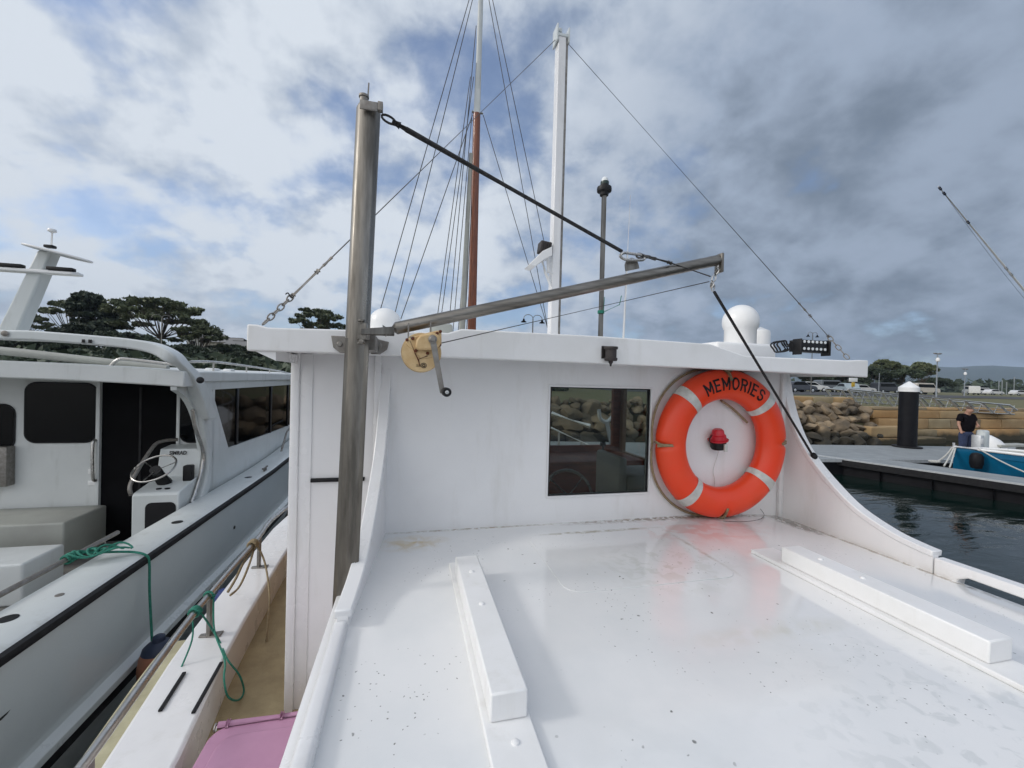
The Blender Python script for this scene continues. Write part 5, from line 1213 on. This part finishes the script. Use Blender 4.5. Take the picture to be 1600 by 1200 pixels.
per = empty('person', pf, 'person in black t-shirt and blue jeans standing on the walkway, one arm bent', 'person')
def Pm(o): o.location = (0,0,0); return o
bv = [(0,0,.98),(0,0,1.15),(0,0,1.38),(0,-.02,1.50),(0,-.08,1.58),(0,-.11,1.67), (-.19,0,1.42),(-.27,.0,1.16),(-.29,-.10,.92),(-.30,-.14,.84), (.19,0,1.42),(.30,-.02,1.18),(.12,-.26,1.10),(.04,-.30,1.11), (-.10,0,.92),(-.12,-.02,.50),(-.12,.02,.08),(-.13,-.12,.03),(.10,0,.92),(.13,-.02,.50),(.14,.02,.08),(.15,-.12,.03)]
be = [(0,1),(1,2),(2,3),(3,4),(4,5),(2,6),(6,7),(7,8),(8,9),(2,10),(10,11),(11,12),(12,13),(0,14),(14,15),(15,16),(16,17),(0,18),(18,19),(19,20),(20,21)]
br = [(.12,.09),(.12,.09),(.13,.10),.06,(.085,.095),(.085,.095),.06,.042,.032,.035,.06,.042,.032,.035,.085,.06,.045,.04,.085,.06,.045,.04]
body = Pm(skin_mesh('body', bv, be, br, 'skin', per))
Pm(skin_mesh('shirt', [(0,0,.84),(0,0,1.12),(0,0,1.38),(0,0,1.46),(-.19,0,1.41),(-.26,0,1.22),(.19,0,1.41),(.275,-.01,1.24)], [(0,1),(1,2),(2,3),(2,4),(4,5),(2,6),(6,7)], [(.24,.19),(.22,.18),(.21,.17),(.09,.09),.10,.085,.10,.085], 'shirt', per))
Pm(skin_mesh('trousers', [(0,0,.96),(0,0,.9),(-.10,0,.86),(-.12,-.02,.50),(-.12,.02,.10),(.10,0,.86),(.13,-.02,.50),(.14,.02,.10)], [(0,1),(1,2),(2,3),(3,4),(1,5),(5,6),(6,7)], [(.21,.17),(.21,.17),.13,.10,.085,.13,.10,.085], 'jeans', per))
Pm(skin_mesh('hair', [(0,-.05,1.645),(0,-.085,1.71)], [(0,1)], [(.10,.10),(.105,.115)], 'hair', per))
mb = MB(); hp = pf+Vector((.03,-.33,1.10))
for k in range(4): mb.tube([hp+Vector((0,0,.02-.012*k)), hp+Vector((-.05,-.02,.02-.012*k)), hp+Vector((-.08,.01,.02-.012*k))], .009, 6)
mb.build('fingers', 'skin', body)
per.rotation_euler = (0,0,R(-12))
# power pedestal and dinghy beyond
pp = onZ(1529, 719, DKZ); ped = empty('power_pedestal', pp, 'grey and white dock power pedestal standing beside the person', 'pedestal')
mb = MB(); mb.box(pp+Vector((-.16,-.12,0)), pp+Vector((.0,.12,.82)), .02); mb.build('post', 'alu', ped)
mb = MB(); mb.box(pp+Vector((.01,-.12,0)), pp+Vector((.28,.12,.98)), .06, seg=3); mb.build('cover', 'gelgrey', ped)
mb = MB(); mb.box(pp+Vector((-.14,-.128,.55)), pp+Vector((-.03,-.121,.72)), .002); mb.build('socket_panel', 'wht', ped)
dp = onZ(1545, 716, DKZ); 
di = empty('upturned_dinghy', onZ(1565, 706, DKZ), 'small white upturned dinghy lying on the walkway behind the blue boat', 'dinghy')
c = onZ(1546, 710, DKZ); mb = MB(); rows = []
ex = (onZ(1563,710,DKZ)-c); wdt = ex.length
for i in range(13):
    t = -1+2*i/12; hw = .45*(1-abs(t)**2.5)**.5; p = c+ex*t
    rows.append([p+Vector((math.cos(R(k))*0, math.cos(R(k))*hw, math.sin(R(k))*hw*1.35*(1.1-.35*t))) for k in range(0, 181, 20)])
mb.grid(rows); mb.build('shell', 'wht', di)
mb = MB(); p = onZ(1552, 712, DKZ); mb.box(p+Vector((.0,-.2,.32)), p+Vector((1.6,.2,.40)), .01); mb.box(p+Vector((.05,-.15,0)), p+Vector((.15,.15,.32))); mb.box(p+Vector((1.45,-.15,0)), p+Vector((1.55,.15,.32))); tag(mb.build('low_bench', 'cream'), 'low pale bench on the walkway beside the upturned dinghy', 'bench')

# sea wall: boulders, then sandstone blocks
def rock_mesh(seed, r=1.0):
    rnd = random.Random(seed); bm = bmesh.new(); bmesh.ops.create_icosphere(bm, subdivisions=3, radius=1)
    sc = Vector((rnd.uniform(.85,1.35), rnd.uniform(.8,1.1), rnd.uniform(.55,.9)))
    planes = [(Vector((rnd.gauss(0,1), rnd.gauss(0,1), rnd.gauss(0,1))).normalized(), rnd.uniform(.50,.82)) for _ in range(16)]
    for v in bm.verts:
        for n_, dd in planes:
            e_ = v.co.dot(n_)-dd
            if e_ > 0: v.co -= n_*e_*.97
        v.co *= 1+.07*noise.noise(v.co*2.5+Vector((seed,0,0)))
        v.co = Vector((v.co.x*sc.x, v.co.y*sc.y, v.co.z*sc.z))
    me = bpy.data.meshes.new('boulder'); bm.to_mesh(me); bm.free(); me.materials.append(M['rock']); me.polygons.foreach_set('use_smooth', [True]*len(me.polygons))
    try: me.set_sharp_from_angle(angle=R(28))
    except Exception: pass
    return me
rms = [rock_mesh(s) for s in range(9)]
rnd = random.Random(5)
blkX = onY(1372, 660, SEAY-.2).x
rocksx0 = onY(840, 640, SEAY).x
i = 0
def put_rock(x, y, z, s):
    global i
    o = bpy.data.objects.new('boulder', rms[i % 9]); i += 1; col.objects.link(o); o.location = (x, y, z); o.scale = (s, s, s); o.rotation_euler = (rnd.uniform(-.5,.5), rnd.uniform(-.5,.5), rnd.uniform(0,6.28))
    tag(o, 'rounded weathered boulder in the rock sea wall left of the sandstone blocks', 'boulder', 'boulders of the rock sea wall')
x = rocksx0
for row, (yy, zz, ss) in enumerate(((-1.25, .05, .44), (-.95, .42, .40), (-.65, .82, .37), (-.35, 1.18, .34), (-.1, 1.52, .31), (.15, 1.80, .25))):
    x = rocksx0-2; xe = blkX-1.0
    while x < xe:
        s = ss*rnd.uniform(.85, 1.6)
        # skip parts hidden behind the cabin wall between window and wing
        pxv = ROT.transposed() @ (Vector((x, SEAY, zz))-EYE); ppx = 800+F*pxv.x/-pxv.z
        if ppx < 1015 or ppx > 1235: put_rock(x, SEAY+yy+rnd.uniform(-.08,.08), zz+rnd.uniform(-.08,.08), s)
        x += s*rnd.uniform(1.35, 1.75)
bankbm = bmesh.new()
for (yy, zz, ss) in ((-1.2, .1, .6), (-.8, .65, .55), (-.4, 1.15, .5), (.0, 1.65, .42)):
    x = -26
    while x < onY(1235, 640, SEAY).x:
        s = ss*rnd.uniform(.8, 1.3); inwin = rocksx0-2 < x < onY(1015, 640, SEAY).x
        if not inwin:
            b0_ = len(bankbm.verts); bankbm.from_mesh(rms[rnd.randrange(9)]); bankbm.verts.ensure_lookup_table()
            mm = Matrix.Translation((x, SEAY+yy, zz)) @ Matrix.Rotation(rnd.uniform(0,6.28), 4, 'Z') @ Matrix.Rotation(rnd.uniform(-.5,.5), 4, 'X') @ Matrix.Scale(s, 4)
            for v in bankbm.verts[b0_:]: v.co = mm @ v.co
        x += s*rnd.uniform(1.4, 1.8)
bme = bpy.data.meshes.new('boulder_bank'); bankbm.to_mesh(bme); bankbm.free(); bme.materials.append(M['rock']); bko = bpy.data.objects.new('boulder_bank', bme); col.objects.link(bko)
tag(bko, kind='stuff', label='rest of the rock sea wall running on behind the boats', cat='rock bank')
print('rocks', i)
def block_wall(name, rows, x0, x1, label, ybase):
    mb = MB(); rr = random.Random(3); tones = {}
    ly = mb.bm.verts.layers.float.new('tone')
    for (z0, z1, yo, lo, hi) in rows:
        x = x0+rr.uniform(0,.5)
        while x < x1:
            l_ = rr.uniform(lo, hi); a = Vector((x+.012, ybase+yo+rr.uniform(-.03,.03), z0+.01)); b = Vector((x+l_-.012, ybase+yo+.7, z1-.008+rr.uniform(-.015,.0)))
            nb_ = set(mb.bm.verts); mb.box(a, b, .035, seg=2); tn = rr.random()
            for v in mb.bm.verts:
                if v not in nb_: tones[v] = tn
            x += l_
    for v, tn in tones.items(): v[ly] = tn
    bmesh.ops.subdivide_edges(mb.bm, edges=[e_ for e_ in mb.bm.edges if e_.calc_length() > .35], cuts=3, use_grid_fill=True)
    for v in mb.bm.verts: v.co += Vector((0, .05, .02))*noise.noise(v.co*2.2)
    ca = None
    o = mb.build(name, 'sand'); tag(o, label, 'wall'); return o
block_wall('sandstone_wall', [(-.4,.62,-.55,1.6,2.8),(.62,1.18,-.30,1.2,2.4),(1.18,1.62,-.12,1.5,3.0),(1.62,1.80,.0,2.5,4.5)], blkX-.3, 75, 'long stepped sea wall of tan and ochre sandstone blocks behind the walkway', SEAY)
gbx = onY(1322, 620, SEAY+1.6).x
block_wall('sandstone_kerb', [(1.78,2.22,0,1.4,2.2)], onY(1240, 620, SEAY+1.6).x-.6, gbx, 'short kerb of sandstone blocks on the bank above the boulders', SEAY+1.6)
block_wall('sandstone_landing', [(-.3,.30,0,2.2,3.0),(.30,.85,.15,2.4,3.0)], onY(1360,680,SEAY-1.3).x, onY(1400,680,SEAY-1.3).x+1.2, 'pale sandstone landing blocks stepping out at the end of the boulders', SEAY-1.4)

# gangway truss
ga = onY(1325, 608, SEAY+1.2); gb = onY(1585, 634, SEAY-.6)
gw = empty('gangway', gb, 'sloping aluminium gangway with diagonal braced sides above the sandstone wall', 'gangway')
def truss(off):
    mb = MB(); A0 = ga+off; B0 = gb+off; hgt = Vector((0,0,.0)); n = 10
    lowA = A0-Vector((0,0,.98)); lowB = B0-Vector((0,0,.50))
    mb.tube([A0, lerp(A0,B0,.97), B0+Vector((.2,0,-.25))], .055, 8); mb.tube([lowA, lowB], .045, 8); mb.tube([lerp(A0,lowA,.45), lerp(B0,lowB,.45)], .022, 6); mb.tube([lerp(A0,lowA,.7), lerp(B0,lowB,.7)], .022, 6)
    for k in range(n):
        t0 = k/n; t1 = min(1,(k+.75)/n); mb.tube([lerp(A0,B0,t0), lerp(lowA,lowB,t1)], .06, 6)
        mb.tube([lerp(lowA,lowB,t1), lerp(A0,B0,min(1,(k+1)/n))], .02, 6)
    return mb
truss(Vector((0,0,0))).build('side_truss', 'alu', gw); truss(Vector((0,1.3,0))).build('side_truss', 'alu', gw)
mb = MB(); lowA = ga-Vector((0,0,1.0)); lowB = gb-Vector((0,0,.52)); mb.prism([lowA, lowB, lowB+Vector((0,1.3,0)), lowA+Vector((0,1.3,0))], (0,0,.05)); mb.build('tread', 'alu', gw)

# lamp posts
def lamp(base, h, arms=True, name='street_lamp', label='', s=1.0, group='double armed lamp posts', cat='lamp post', ang=0.0):
    t = empty(name, base, label, cat, group)
    mb = MB(); b = Vector(base); mb.tube([b, b+Vector((0,0,h))], [.07*s,.045*s], 8); mb.build('post', 'steeld', t)
    for sg in (-1, 1):
        dx = Vector((math.cos(ang)*sg, math.sin(ang)*sg, 0)); top = b+Vector((0,0,h))
        mb = MB(); mb.tube([top+dx*(.3-.3*math.cos(R(a)))*s*1.3+Vector((0,0,.32*math.sin(R(a))*s)) for a in range(0,181,20)], .028*s, 6); ar = mb.build('arm', 'steeld', t)
        c = top+dx*.78*s+Vector((0,0,-.32*s)); mb = MB(); mb.lathe(c, [(.24*s,0),(.20*s,.06*s),(.10*s,.12*s),(.07*s,.26*s),(.03*s,.30*s),(0,.31*s)], 14); mb.build('lamp_shade', 'dark', ar)
    return t
def post_to(px, pytop, D, s=1.0, label='', ang=0.0):
    rr = ray(px, pytop); p = EYE+rr*(D); bz = landz(p.x, p.y)-.1 if p.y > SEAY+.2 else .5
    lamp((p.x, p.y, bz), p.z-bz-.32*s, label=label, s=s, ang=ang)
post_to(833, 492, 34, 1.0, 'double armed bell shaded lamp seen between the sailing mast and the white mast')
post_to(1270, 519, 45, .8, 'double armed lamp rising behind the light bar on the roof')
post_to(253, 492, 42, 1.0, 'double armed lamp in front of the gum trees on the left', ang=.4)
def pole_to(px, pytop, D, label, r=.07, head=True):
    p = EYE+ray(px, pytop)*D; bz = landz(p.x, p.y)-.1
    t = empty('light_pole', (p.x, p.y, bz), label, 'light pole', 'straight light poles beyond the sea wall'); mb = MB(); mb.tube([(p.x,p.y,bz),(p.x,p.y,p.z)], [r*1.2,r*.8], 8); mb.build('post', 'alu', t)
    if head:
        mb = MB(); mb.box((p.x-.55,p.y-.1,p.z), (p.x-.15,p.y+.1,p.z+.1), .03); mb.box((p.x+.15,p.y-.1,p.z), (p.x+.55,p.y+.1,p.z+.1), .03); mb.box((p.x-.5,p.y-.02,p.z-.05), (p.x+.5,p.y+.02,p.z)); mb.build('lamp_head', 'steeld', t)
        mb = MB(); mb.lathe((p.x-.1,p.y-.1,p.z-.9), [(0,0),(.15,.05),(.2,.25),(.12,.45),(0,.5)], 12); mb.build('globe', 'wht', t)
pole_to(1465, 553, 46, 'tallest light pole, with two heads, right of the mooring pile')
pole_to(1508, 577, 62, 'shorter light pole with two heads, behind the standing person')
pole_to(1374, 583, 60, 'plain thin pole in front of the trees left of the mooring pile', head=False, r=.05)
for px, t_ in ((1561,595),(1566,594),(1573,597),(1585,589)):
    p = EYE+ray(px, t_)*150; mb = MB(); mb.tube([(p.x,p.y,0),(p.x,p.y,p.z)], .16, 6); tag(mb.build('yacht_mast', 'alu'), 'thin bare yacht mast far away at the right edge', 'mast', 'distant yacht masts')

# cars
def make_car(loc, rz, colr, label, van=False, name='parked_car'):
    root = empty(name, (0,0,0), label, 'van' if van else 'car', 'vehicles parked beyond the sea wall')
    L2, W2 = 2.2, .88
    if van: prof = [(-2.3,.35),(-2.3,.95),(-2.15,1.85),(-1.9,1.95),(1.0,1.95),(1.6,1.15),(2.2,1.0),(2.3,.75),(2.3,.35)]; g = [(-1.9,1.2),(-1.8,1.75),(.95,1.75),(1.35,1.2)]
    else: prof = [(-2.2,.35),(-2.2,.85),(-1.9,.98),(-1.55,1.42),(-.9,1.50),(.2,1.48),(.95,1.02),(1.9,.9),(2.2,.7),(2.2,.35)]; g = [(-1.65,1.02),(-1.42,1.36),(-.9,1.43),(.15,1.41),(.75,1.02)]
    m = mat('car_paint', colr, tuple(c*.85 for c in colr), 3, .3, coat=.5)
    mb = MB(); mb.prism([Vector((x,-W2,z)) for x, z in prof], (0,2*W2,0)); mb.build('body', m, root, bevel=.07, seg=3)
    mb = MB(); mb.prism([Vector((x,-W2-.006,z)) for x, z in g], (0,2*W2+.012,0)); mb.build('side_glass', 'tglass', root)
    mb = MB(); a = prof[-5] if van else prof[5]; b = prof[-4] if van else prof[6]
    if van: a = (1.05,1.88); b = (1.55,1.2)
    mb.prism([Vector((a[0]+.03,-.75,a[1]-.02)), Vector((a[0]+.03,.75,a[1]-.02)), Vector((b[0]+.03,.8,b[1]+.04)), Vector((b[0]+.03,-.8,b[1]+.04))], (.02,0,.02)); mb.build('windscreen', 'tglass', root)
    for sx in (-1.35, 1.4):
        for sy in (-1, 1):
            mb = MB(); mb.lathe((sx, sy*(W2-.18), .33), [(.33,0),(.33,.19),(.2,.2)], 18, axis=(0,sy,0)); wh = mb.build('wheel', 'rubber', root)
            mb = MB(); mb.lathe((sx, sy*(W2+.015), .33), [(.2,0),(.17,.02),(0,.01)], 14, axis=(0,sy,0)); mb.build('rim', 'alu', wh)
    for sy in (-1, 1):
        mb = MB(); mb.box((2.17, sy*.6-.15, .62), (2.22, sy*.6+.15, .75), .02); mb.build('headlight', 'lampw', root)
    root.location = loc; root.rotation_euler = (0,0,rz)
    return root
cars = [(1247,36,(.03,.035,.05),'dark blue car parked farthest left beyond the boulders',False,.2),(1266,40,(.6,.6,.58),'white car between the dark blue car and the grey van',False,-.1),(1296,44,(.10,.11,.12),'dark grey van parked behind the sandstone kerb',True,.1),
        (1322,40,(.30,.36,.38),'silver blue car parked beside the yellow sign',False,1.3),(1345,48,(.55,.55,.55),'white car half behind the gangway top',False,.1),(1383,50,(.02,.022,.03),'long black van left of the mooring pile',True,.1),(1442,46,(.52,.47,.40),'cream van parked right of the mooring pile',True,.1),
        (1517,60,(.62,.62,.60),'white van behind the second light pole',True,1.0),(1535,80,(.65,.65,.65),'white van left of the white utility at far right',True,.1),(1552,72,(.65,.65,.65),'white utility car at far right of the car park',False,.1),(1592,76,(.6,.6,.6),'white car cut by the right edge of the picture',False,.1)]
for px, D, c_, lab, van, rz in cars:
    D *= 1.55; rr = ray(px, 612); p = EYE+rr*D; make_car((p.x, p.y, landz(p.x, p.y)), rz-.25, c_, lab, van, 'parked_van' if van else 'parked_car')
# yellow sign
p = EYE+ray(1333, 594)*38; bz_ = landz(p.x, p.y)
sg = empty('sign', (p.x, p.y, bz_), 'white board sign over a yellow panel on a post near the car park', 'sign')
mb = MB(); mb.tube([(p.x,p.y+.05,bz_),(p.x,p.y+.05,p.z)], .05, 8); mb.build('post', 'alu', sg)
mb = MB(); mb.box((p.x-.5,p.y-.03,p.z-.15), (p.x+.5,p.y+.0,p.z+.2), .01); mb.build('board', 'wht', sg)
mb = MB(); mb.box((p.x-.2,p.y-.03,p.z-.6), (p.x+.2,p.y+.0,p.z-.2), .01); mb.build('yellow_panel', mat('yellow_sign_paint', (.55,.35,.02), None, rough=.5), sg)

# ================================================================== TREES
def leafmesh(clumps, mname, parent, seed, size, name='crown'):
    rs = np.random.RandomState(seed); V = []; n_tot = 0
    pts = []; 
    for (c, rad, n) in clumps:
        d = rs.normal(size=(n,3)); d /= np.linalg.norm(d, axis=1)[:,None]; rr = rs.uniform(.35, 1.0, n)**.6
        p = d*rr[:,None]*np.array(rad) ; p[:,2] = np.where(p[:,2] < 0, p[:,2]*.55, p[:,2]); pts.append(p+np.array(c))
    P = np.concatenate(pts); n = len(P)
    u = rs.normal(size=(n,3)); u /= np.linalg.norm(u, axis=1)[:,None]; v = np.cross(u, rs.normal(size=(n,3))); v /= np.linalg.norm(v, axis=1)[:,None]
    s = size*rs.uniform(.5,1.3,n)[:,None]
    q = np.stack([P-u*s-v*s*.35, P+u*s*.3-v*s*.5, P+u*s+v*s*.3, P-u*s*.2+v*s*.55], axis=1).reshape(-1,3)
    pw = np.array(WP[parent.name]); q = q-pw
    me = bpy.data.meshes.new(name); me.vertices.add(4*n); me.vertices.foreach_set('co', q.ravel()); me.loops.add(4*n); me.loops.foreach_set('vertex_index', np.arange(4*n)); me.polygons.add(n); me.polygons.foreach_set('loop_start', np.arange(n)*4); me.polygons.foreach_set('loop_total', np.full(n,4)); me.update(calc_edges=True); me.validate()
    o = bpy.data.objects.new(name, me); col.objects.link(o); o.parent = parent; me.materials.append(M[mname]); return o
def gum(base, h, w_, seed, label, group, dense=1.0, m='leaf', nclump=16, leafs=170, size=.23, pine=False):
    rnd = random.Random(seed); t = empty('gum_tree' if not pine else 'pine_tree', base, label, 'tree', group)
    b = Vector(base); mb = MB(); clumps = []
    fork = h*rnd.uniform(.30,.42); tp = b+Vector((rnd.uniform(-.3,.3), rnd.uniform(-.3,.3), fork)); mb.tube([b-Vector((0,0,.3)), b+Vector((rnd.uniform(-.15,.15),0,fork*.5)), tp], [h*.028, h*.024, h*.020], 8)
    if pine:
        top = b+Vector((0,0,h)); mb.tube([tp, top], [h*.02, .03], 6)
        for k in range(nclump):
            z = .28+.70*(k/nclump); rr = w_*.5*(1-z*.75)*rnd.uniform(.6,1.1); a = rnd.uniform(0,6.28); c = b+Vector((math.cos(a)*rr, math.sin(a)*rr, z*h)); mb.tube([b+Vector((0,0,z*h-.4)), c], [.08,.02], 5); clumps.append((tuple(c), (w_*.17, w_*.17, h*.05), leafs))
    else:
        nclump = int(nclump*1.7)
        for k in range(nclump):
            a = 6.283*k/nclump*2.4+rnd.uniform(-.3,.3); rr = w_*.5*math.sqrt((k+.5)/nclump)*rnd.uniform(.75,1.05)
            zt_ = h*(1-.30*(rr/(w_*.5))**2)*rnd.uniform(.90,1.0) - (h*.16 if rnd.random() < .25 else 0)
            c = b+Vector((math.cos(a)*rr, math.sin(a)*rr, zt_)); mid = lerp(tp, c, .5)+Vector((0,0,-.04*h+rnd.uniform(-.3,.3)))
            mb.tube([tp, mid, c], [h*.010, h*.006, .02], 5)
            s = w_*rnd.uniform(.06,.115); clumps.append((tuple(c), (s*1.3, s*1.3, s*.36), int(leafs*rnd.uniform(.28,.62))))
            for j in range(2):
                c2 = c+Vector((rnd.uniform(-1,1)*s, rnd.uniform(-1,1)*s, rnd.uniform(-.5,.25)*s)); clumps.append((tuple(c2), (s*.6, s*.6, s*.25), int(leafs*.35)))
    mb.build('trunk', 'bark', t); leafmesh(clumps, m, t, seed, size); return t
def tree_at(px, pytop, D, wpx, seed, label, group, **k):
    p = EYE+ray(px, pytop)*D; bz = landz(p.x, p.y)-.2 if p.y > SEAY+.3 else 1.5
    return gum((p.x, p.y, bz), p.z-bz, wpx/F*D*.82, seed, label, group, **k)
G1 = 'trees on the shore at left'
# front row
tree_at(250, 465, 52, 165, 11, 'broad flat topped gum tree, tallest of the shore trees, behind the bell shaded lamp', G1, nclump=24, leafs=200)
tree_at(148, 460, 54, 120, 12, 'dark dense pine left of the broad gum tree', G1, m='leafd', pine=True, nclump=34, leafs=260, size=.28)
tree_at(108, 466, 56, 80, 13, 'gum tree with open crown at the left side of the dark pine', G1, nclump=16, leafs=170)
tree_at(310, 508, 50, 90, 14, 'lower gum tree right of the broad gum tree', G1, nclump=18, leafs=180)
tree_at(48, 492, 60, 60, 15, 'small gum tree just right of the leaning radar mast', G1, nclump=12, leafs=140)
tree_at(498, 478, 62, 100, 16, 'round headed gum tree showing over the roof between corner and davit post', G1, nclump=18, leafs=200)
tree_at(360, 540, 55, 90, 17, 'low bushy tree at the port corner of the overhanging roof', G1, nclump=16, leafs=260, m='leafd')
tree_at(195, 520, 45, 120, 18, 'low dark tree filling under the broad gum tree', G1, nclump=18, leafs=260, m='leafd')
tree_at(60, 530, 46, 140, 19, 'low dark tree under the small gum at the far left', G1, nclump=18, leafs=260, m='leafd')
tree_at(285, 540, 44, 120, 20, 'low dark tree below the lower gum tree', G1, nclump=18, leafs=260, m='leafd')
tree_at(420, 545, 48, 120, 21, 'low dark tree under the overhanging roof corner', G1, nclump=18, leafs=280, m='leafd')
tree_at(440, 560, 40, 110, 22, 'bush nearest the neighbouring boat bow', G1, nclump=16, leafs=260, m='leafd')
G2 = 'trees beyond the car park at right'
tree_at(1385, 562, 90, 60, 31, 'gum tree with a raised crown just right of the roof end', G2, nclump=14, leafs=200, size=.4)
tree_at(1442, 566, 95, 46, 32, 'gum tree with a thin raised tuft right of the mooring pile', G2, nclump=14, leafs=160, size=.4)
tree_at(1362, 574, 85, 60, 33, 'dark tree partly hidden by the roof end', G2, nclump=14, leafs=260, size=.4, m='leafd')
tree_at(1412, 578, 85, 70, 34, 'dark bushy tree behind the mooring pile cap', G2, nclump=14, leafs=280, size=.4, m='leafd')
tree_at(1462, 592, 100, 55, 35, 'low dark tree behind the tallest light pole', G2, nclump=14, leafs=240, size=.4, m='leafd')
tree_at(1325, 578, 85, 60, 36, 'dark tree seen under the roof end above the sign', G2, nclump=12, leafs=240, size=.4, m='leafd')
tree_at(1280, 580, 85, 70, 37, 'dark tree seen under the roof end above the parked cars', G2, nclump=12, leafs=240, size=.4, m='leafd')
# far low wood along the bay
rs = random.Random(9); cl = []
t = empty('far_wood', (180, 330, 0)); 
for k in range(120):
    az = R(48+k*.45); D = 330+rs.uniform(-20,20); cl.append(((math.sin(az)*D, math.cos(az)*D, rs.uniform(1,4)), (9,9,5.5), 60))
o = leafmesh(cl, 'leafd', t, 5, 2.2, 'far_wood'); 
ow = o; ow.parent = None; ow.location = (180,330,0); bpy.data.objects.remove(t); tag(ow, kind='stuff', label='dark low wood along the far shore below the hills', cat='wood')
rs = random.Random(19); cl = []; t = empty('undergrowth', (-20, 45, 0))
for k in range(210):
    x = rs.uniform(-75, 12); y = rs.uniform(SEAY+9, SEAY+44); z = landz(x, y); r_ = rs.uniform(1.2, 2.4); cl.append(((x, y, z+.3), (r_, r_, rs.uniform(.8,1.7)), 230))
ow = leafmesh(cl, 'leafd', t, 6, .3, 'undergrowth'); ow.parent = None; ow.location = (-20,45,0); bpy.data.objects.remove(t); tag(ow, kind='stuff', label='dark undergrowth below the shore trees at left', cat='undergrowth')
# houses on the left slope
for px, py, D, lab, c_ in ((358,553,75,'pale house with low roof among the trees behind the neighbouring boat',(.45,.42,.36)), (388,568,66,'small cream house lower on the slope near the roof corner',(.5,.46,.36)), (330,556,80,'grey roofed house left of the pale house',(.4,.4,.38))):
    p = EYE+ray(px, py)*D; z = landz(p.x,p.y)-.5; hz = max(z+2.6, p.z-.6)
    h_ = empty('house', (p.x, p.y, z), lab, 'house', None); m = mat('house_wall', c_, tuple(v*.85 for v in c_), 1, .8)
    mb = MB(); mb.box((p.x-3,p.y-2.5,z), (p.x+3,p.y+2.5,hz)); mb.build('wall', m, h_)
    mb = MB(); mb.prism([(p.x-3.4,p.y-3,hz),(p.x+3.4,p.y-3,hz),(p.x+2.2,p.y,hz+1.1),(p.x-2.2,p.y,hz+1.1)], (0,.15,0)); mb.prism([(p.x-3.4,p.y+3,hz),(p.x+3.4,p.y+3,hz),(p.x+2.2,p.y+.01,hz+1.1),(p.x-2.2,p.y+.01,hz+1.1)], (0,-.15,0)); mb.build('roof', 'steeld', h_)
    for dx in (-2, 0, 1.8):
        mb = MB(); mb.box((p.x+dx-.4,p.y-2.54,hz-1.6), (p.x+dx+.4,p.y-2.5,hz-.6)); mb.build('window', 'tglass', h_)

# ================================================================== HAZE
hm = bpy.data.materials.new('haze'); hm.use_nodes = True; n = hm.node_tree.nodes; l = hm.node_tree.links
for x in list(n): n.remove(x)
pv = n.new('ShaderNodeVolumePrincipled'); pv.inputs['Color'].default_value = (.55,.68,.85,1); pv.inputs['Density'].default_value = .00022
l.new(pv.outputs[0], n.new('ShaderNodeOutputMaterial').inputs['Volume'])
M['haze'] = hm
mb = MB(); mb.box((-2050, -350, -3), (4600, 4200, 230)); tag(mb.build('haze', 'haze', smooth=False), kind='stuff')
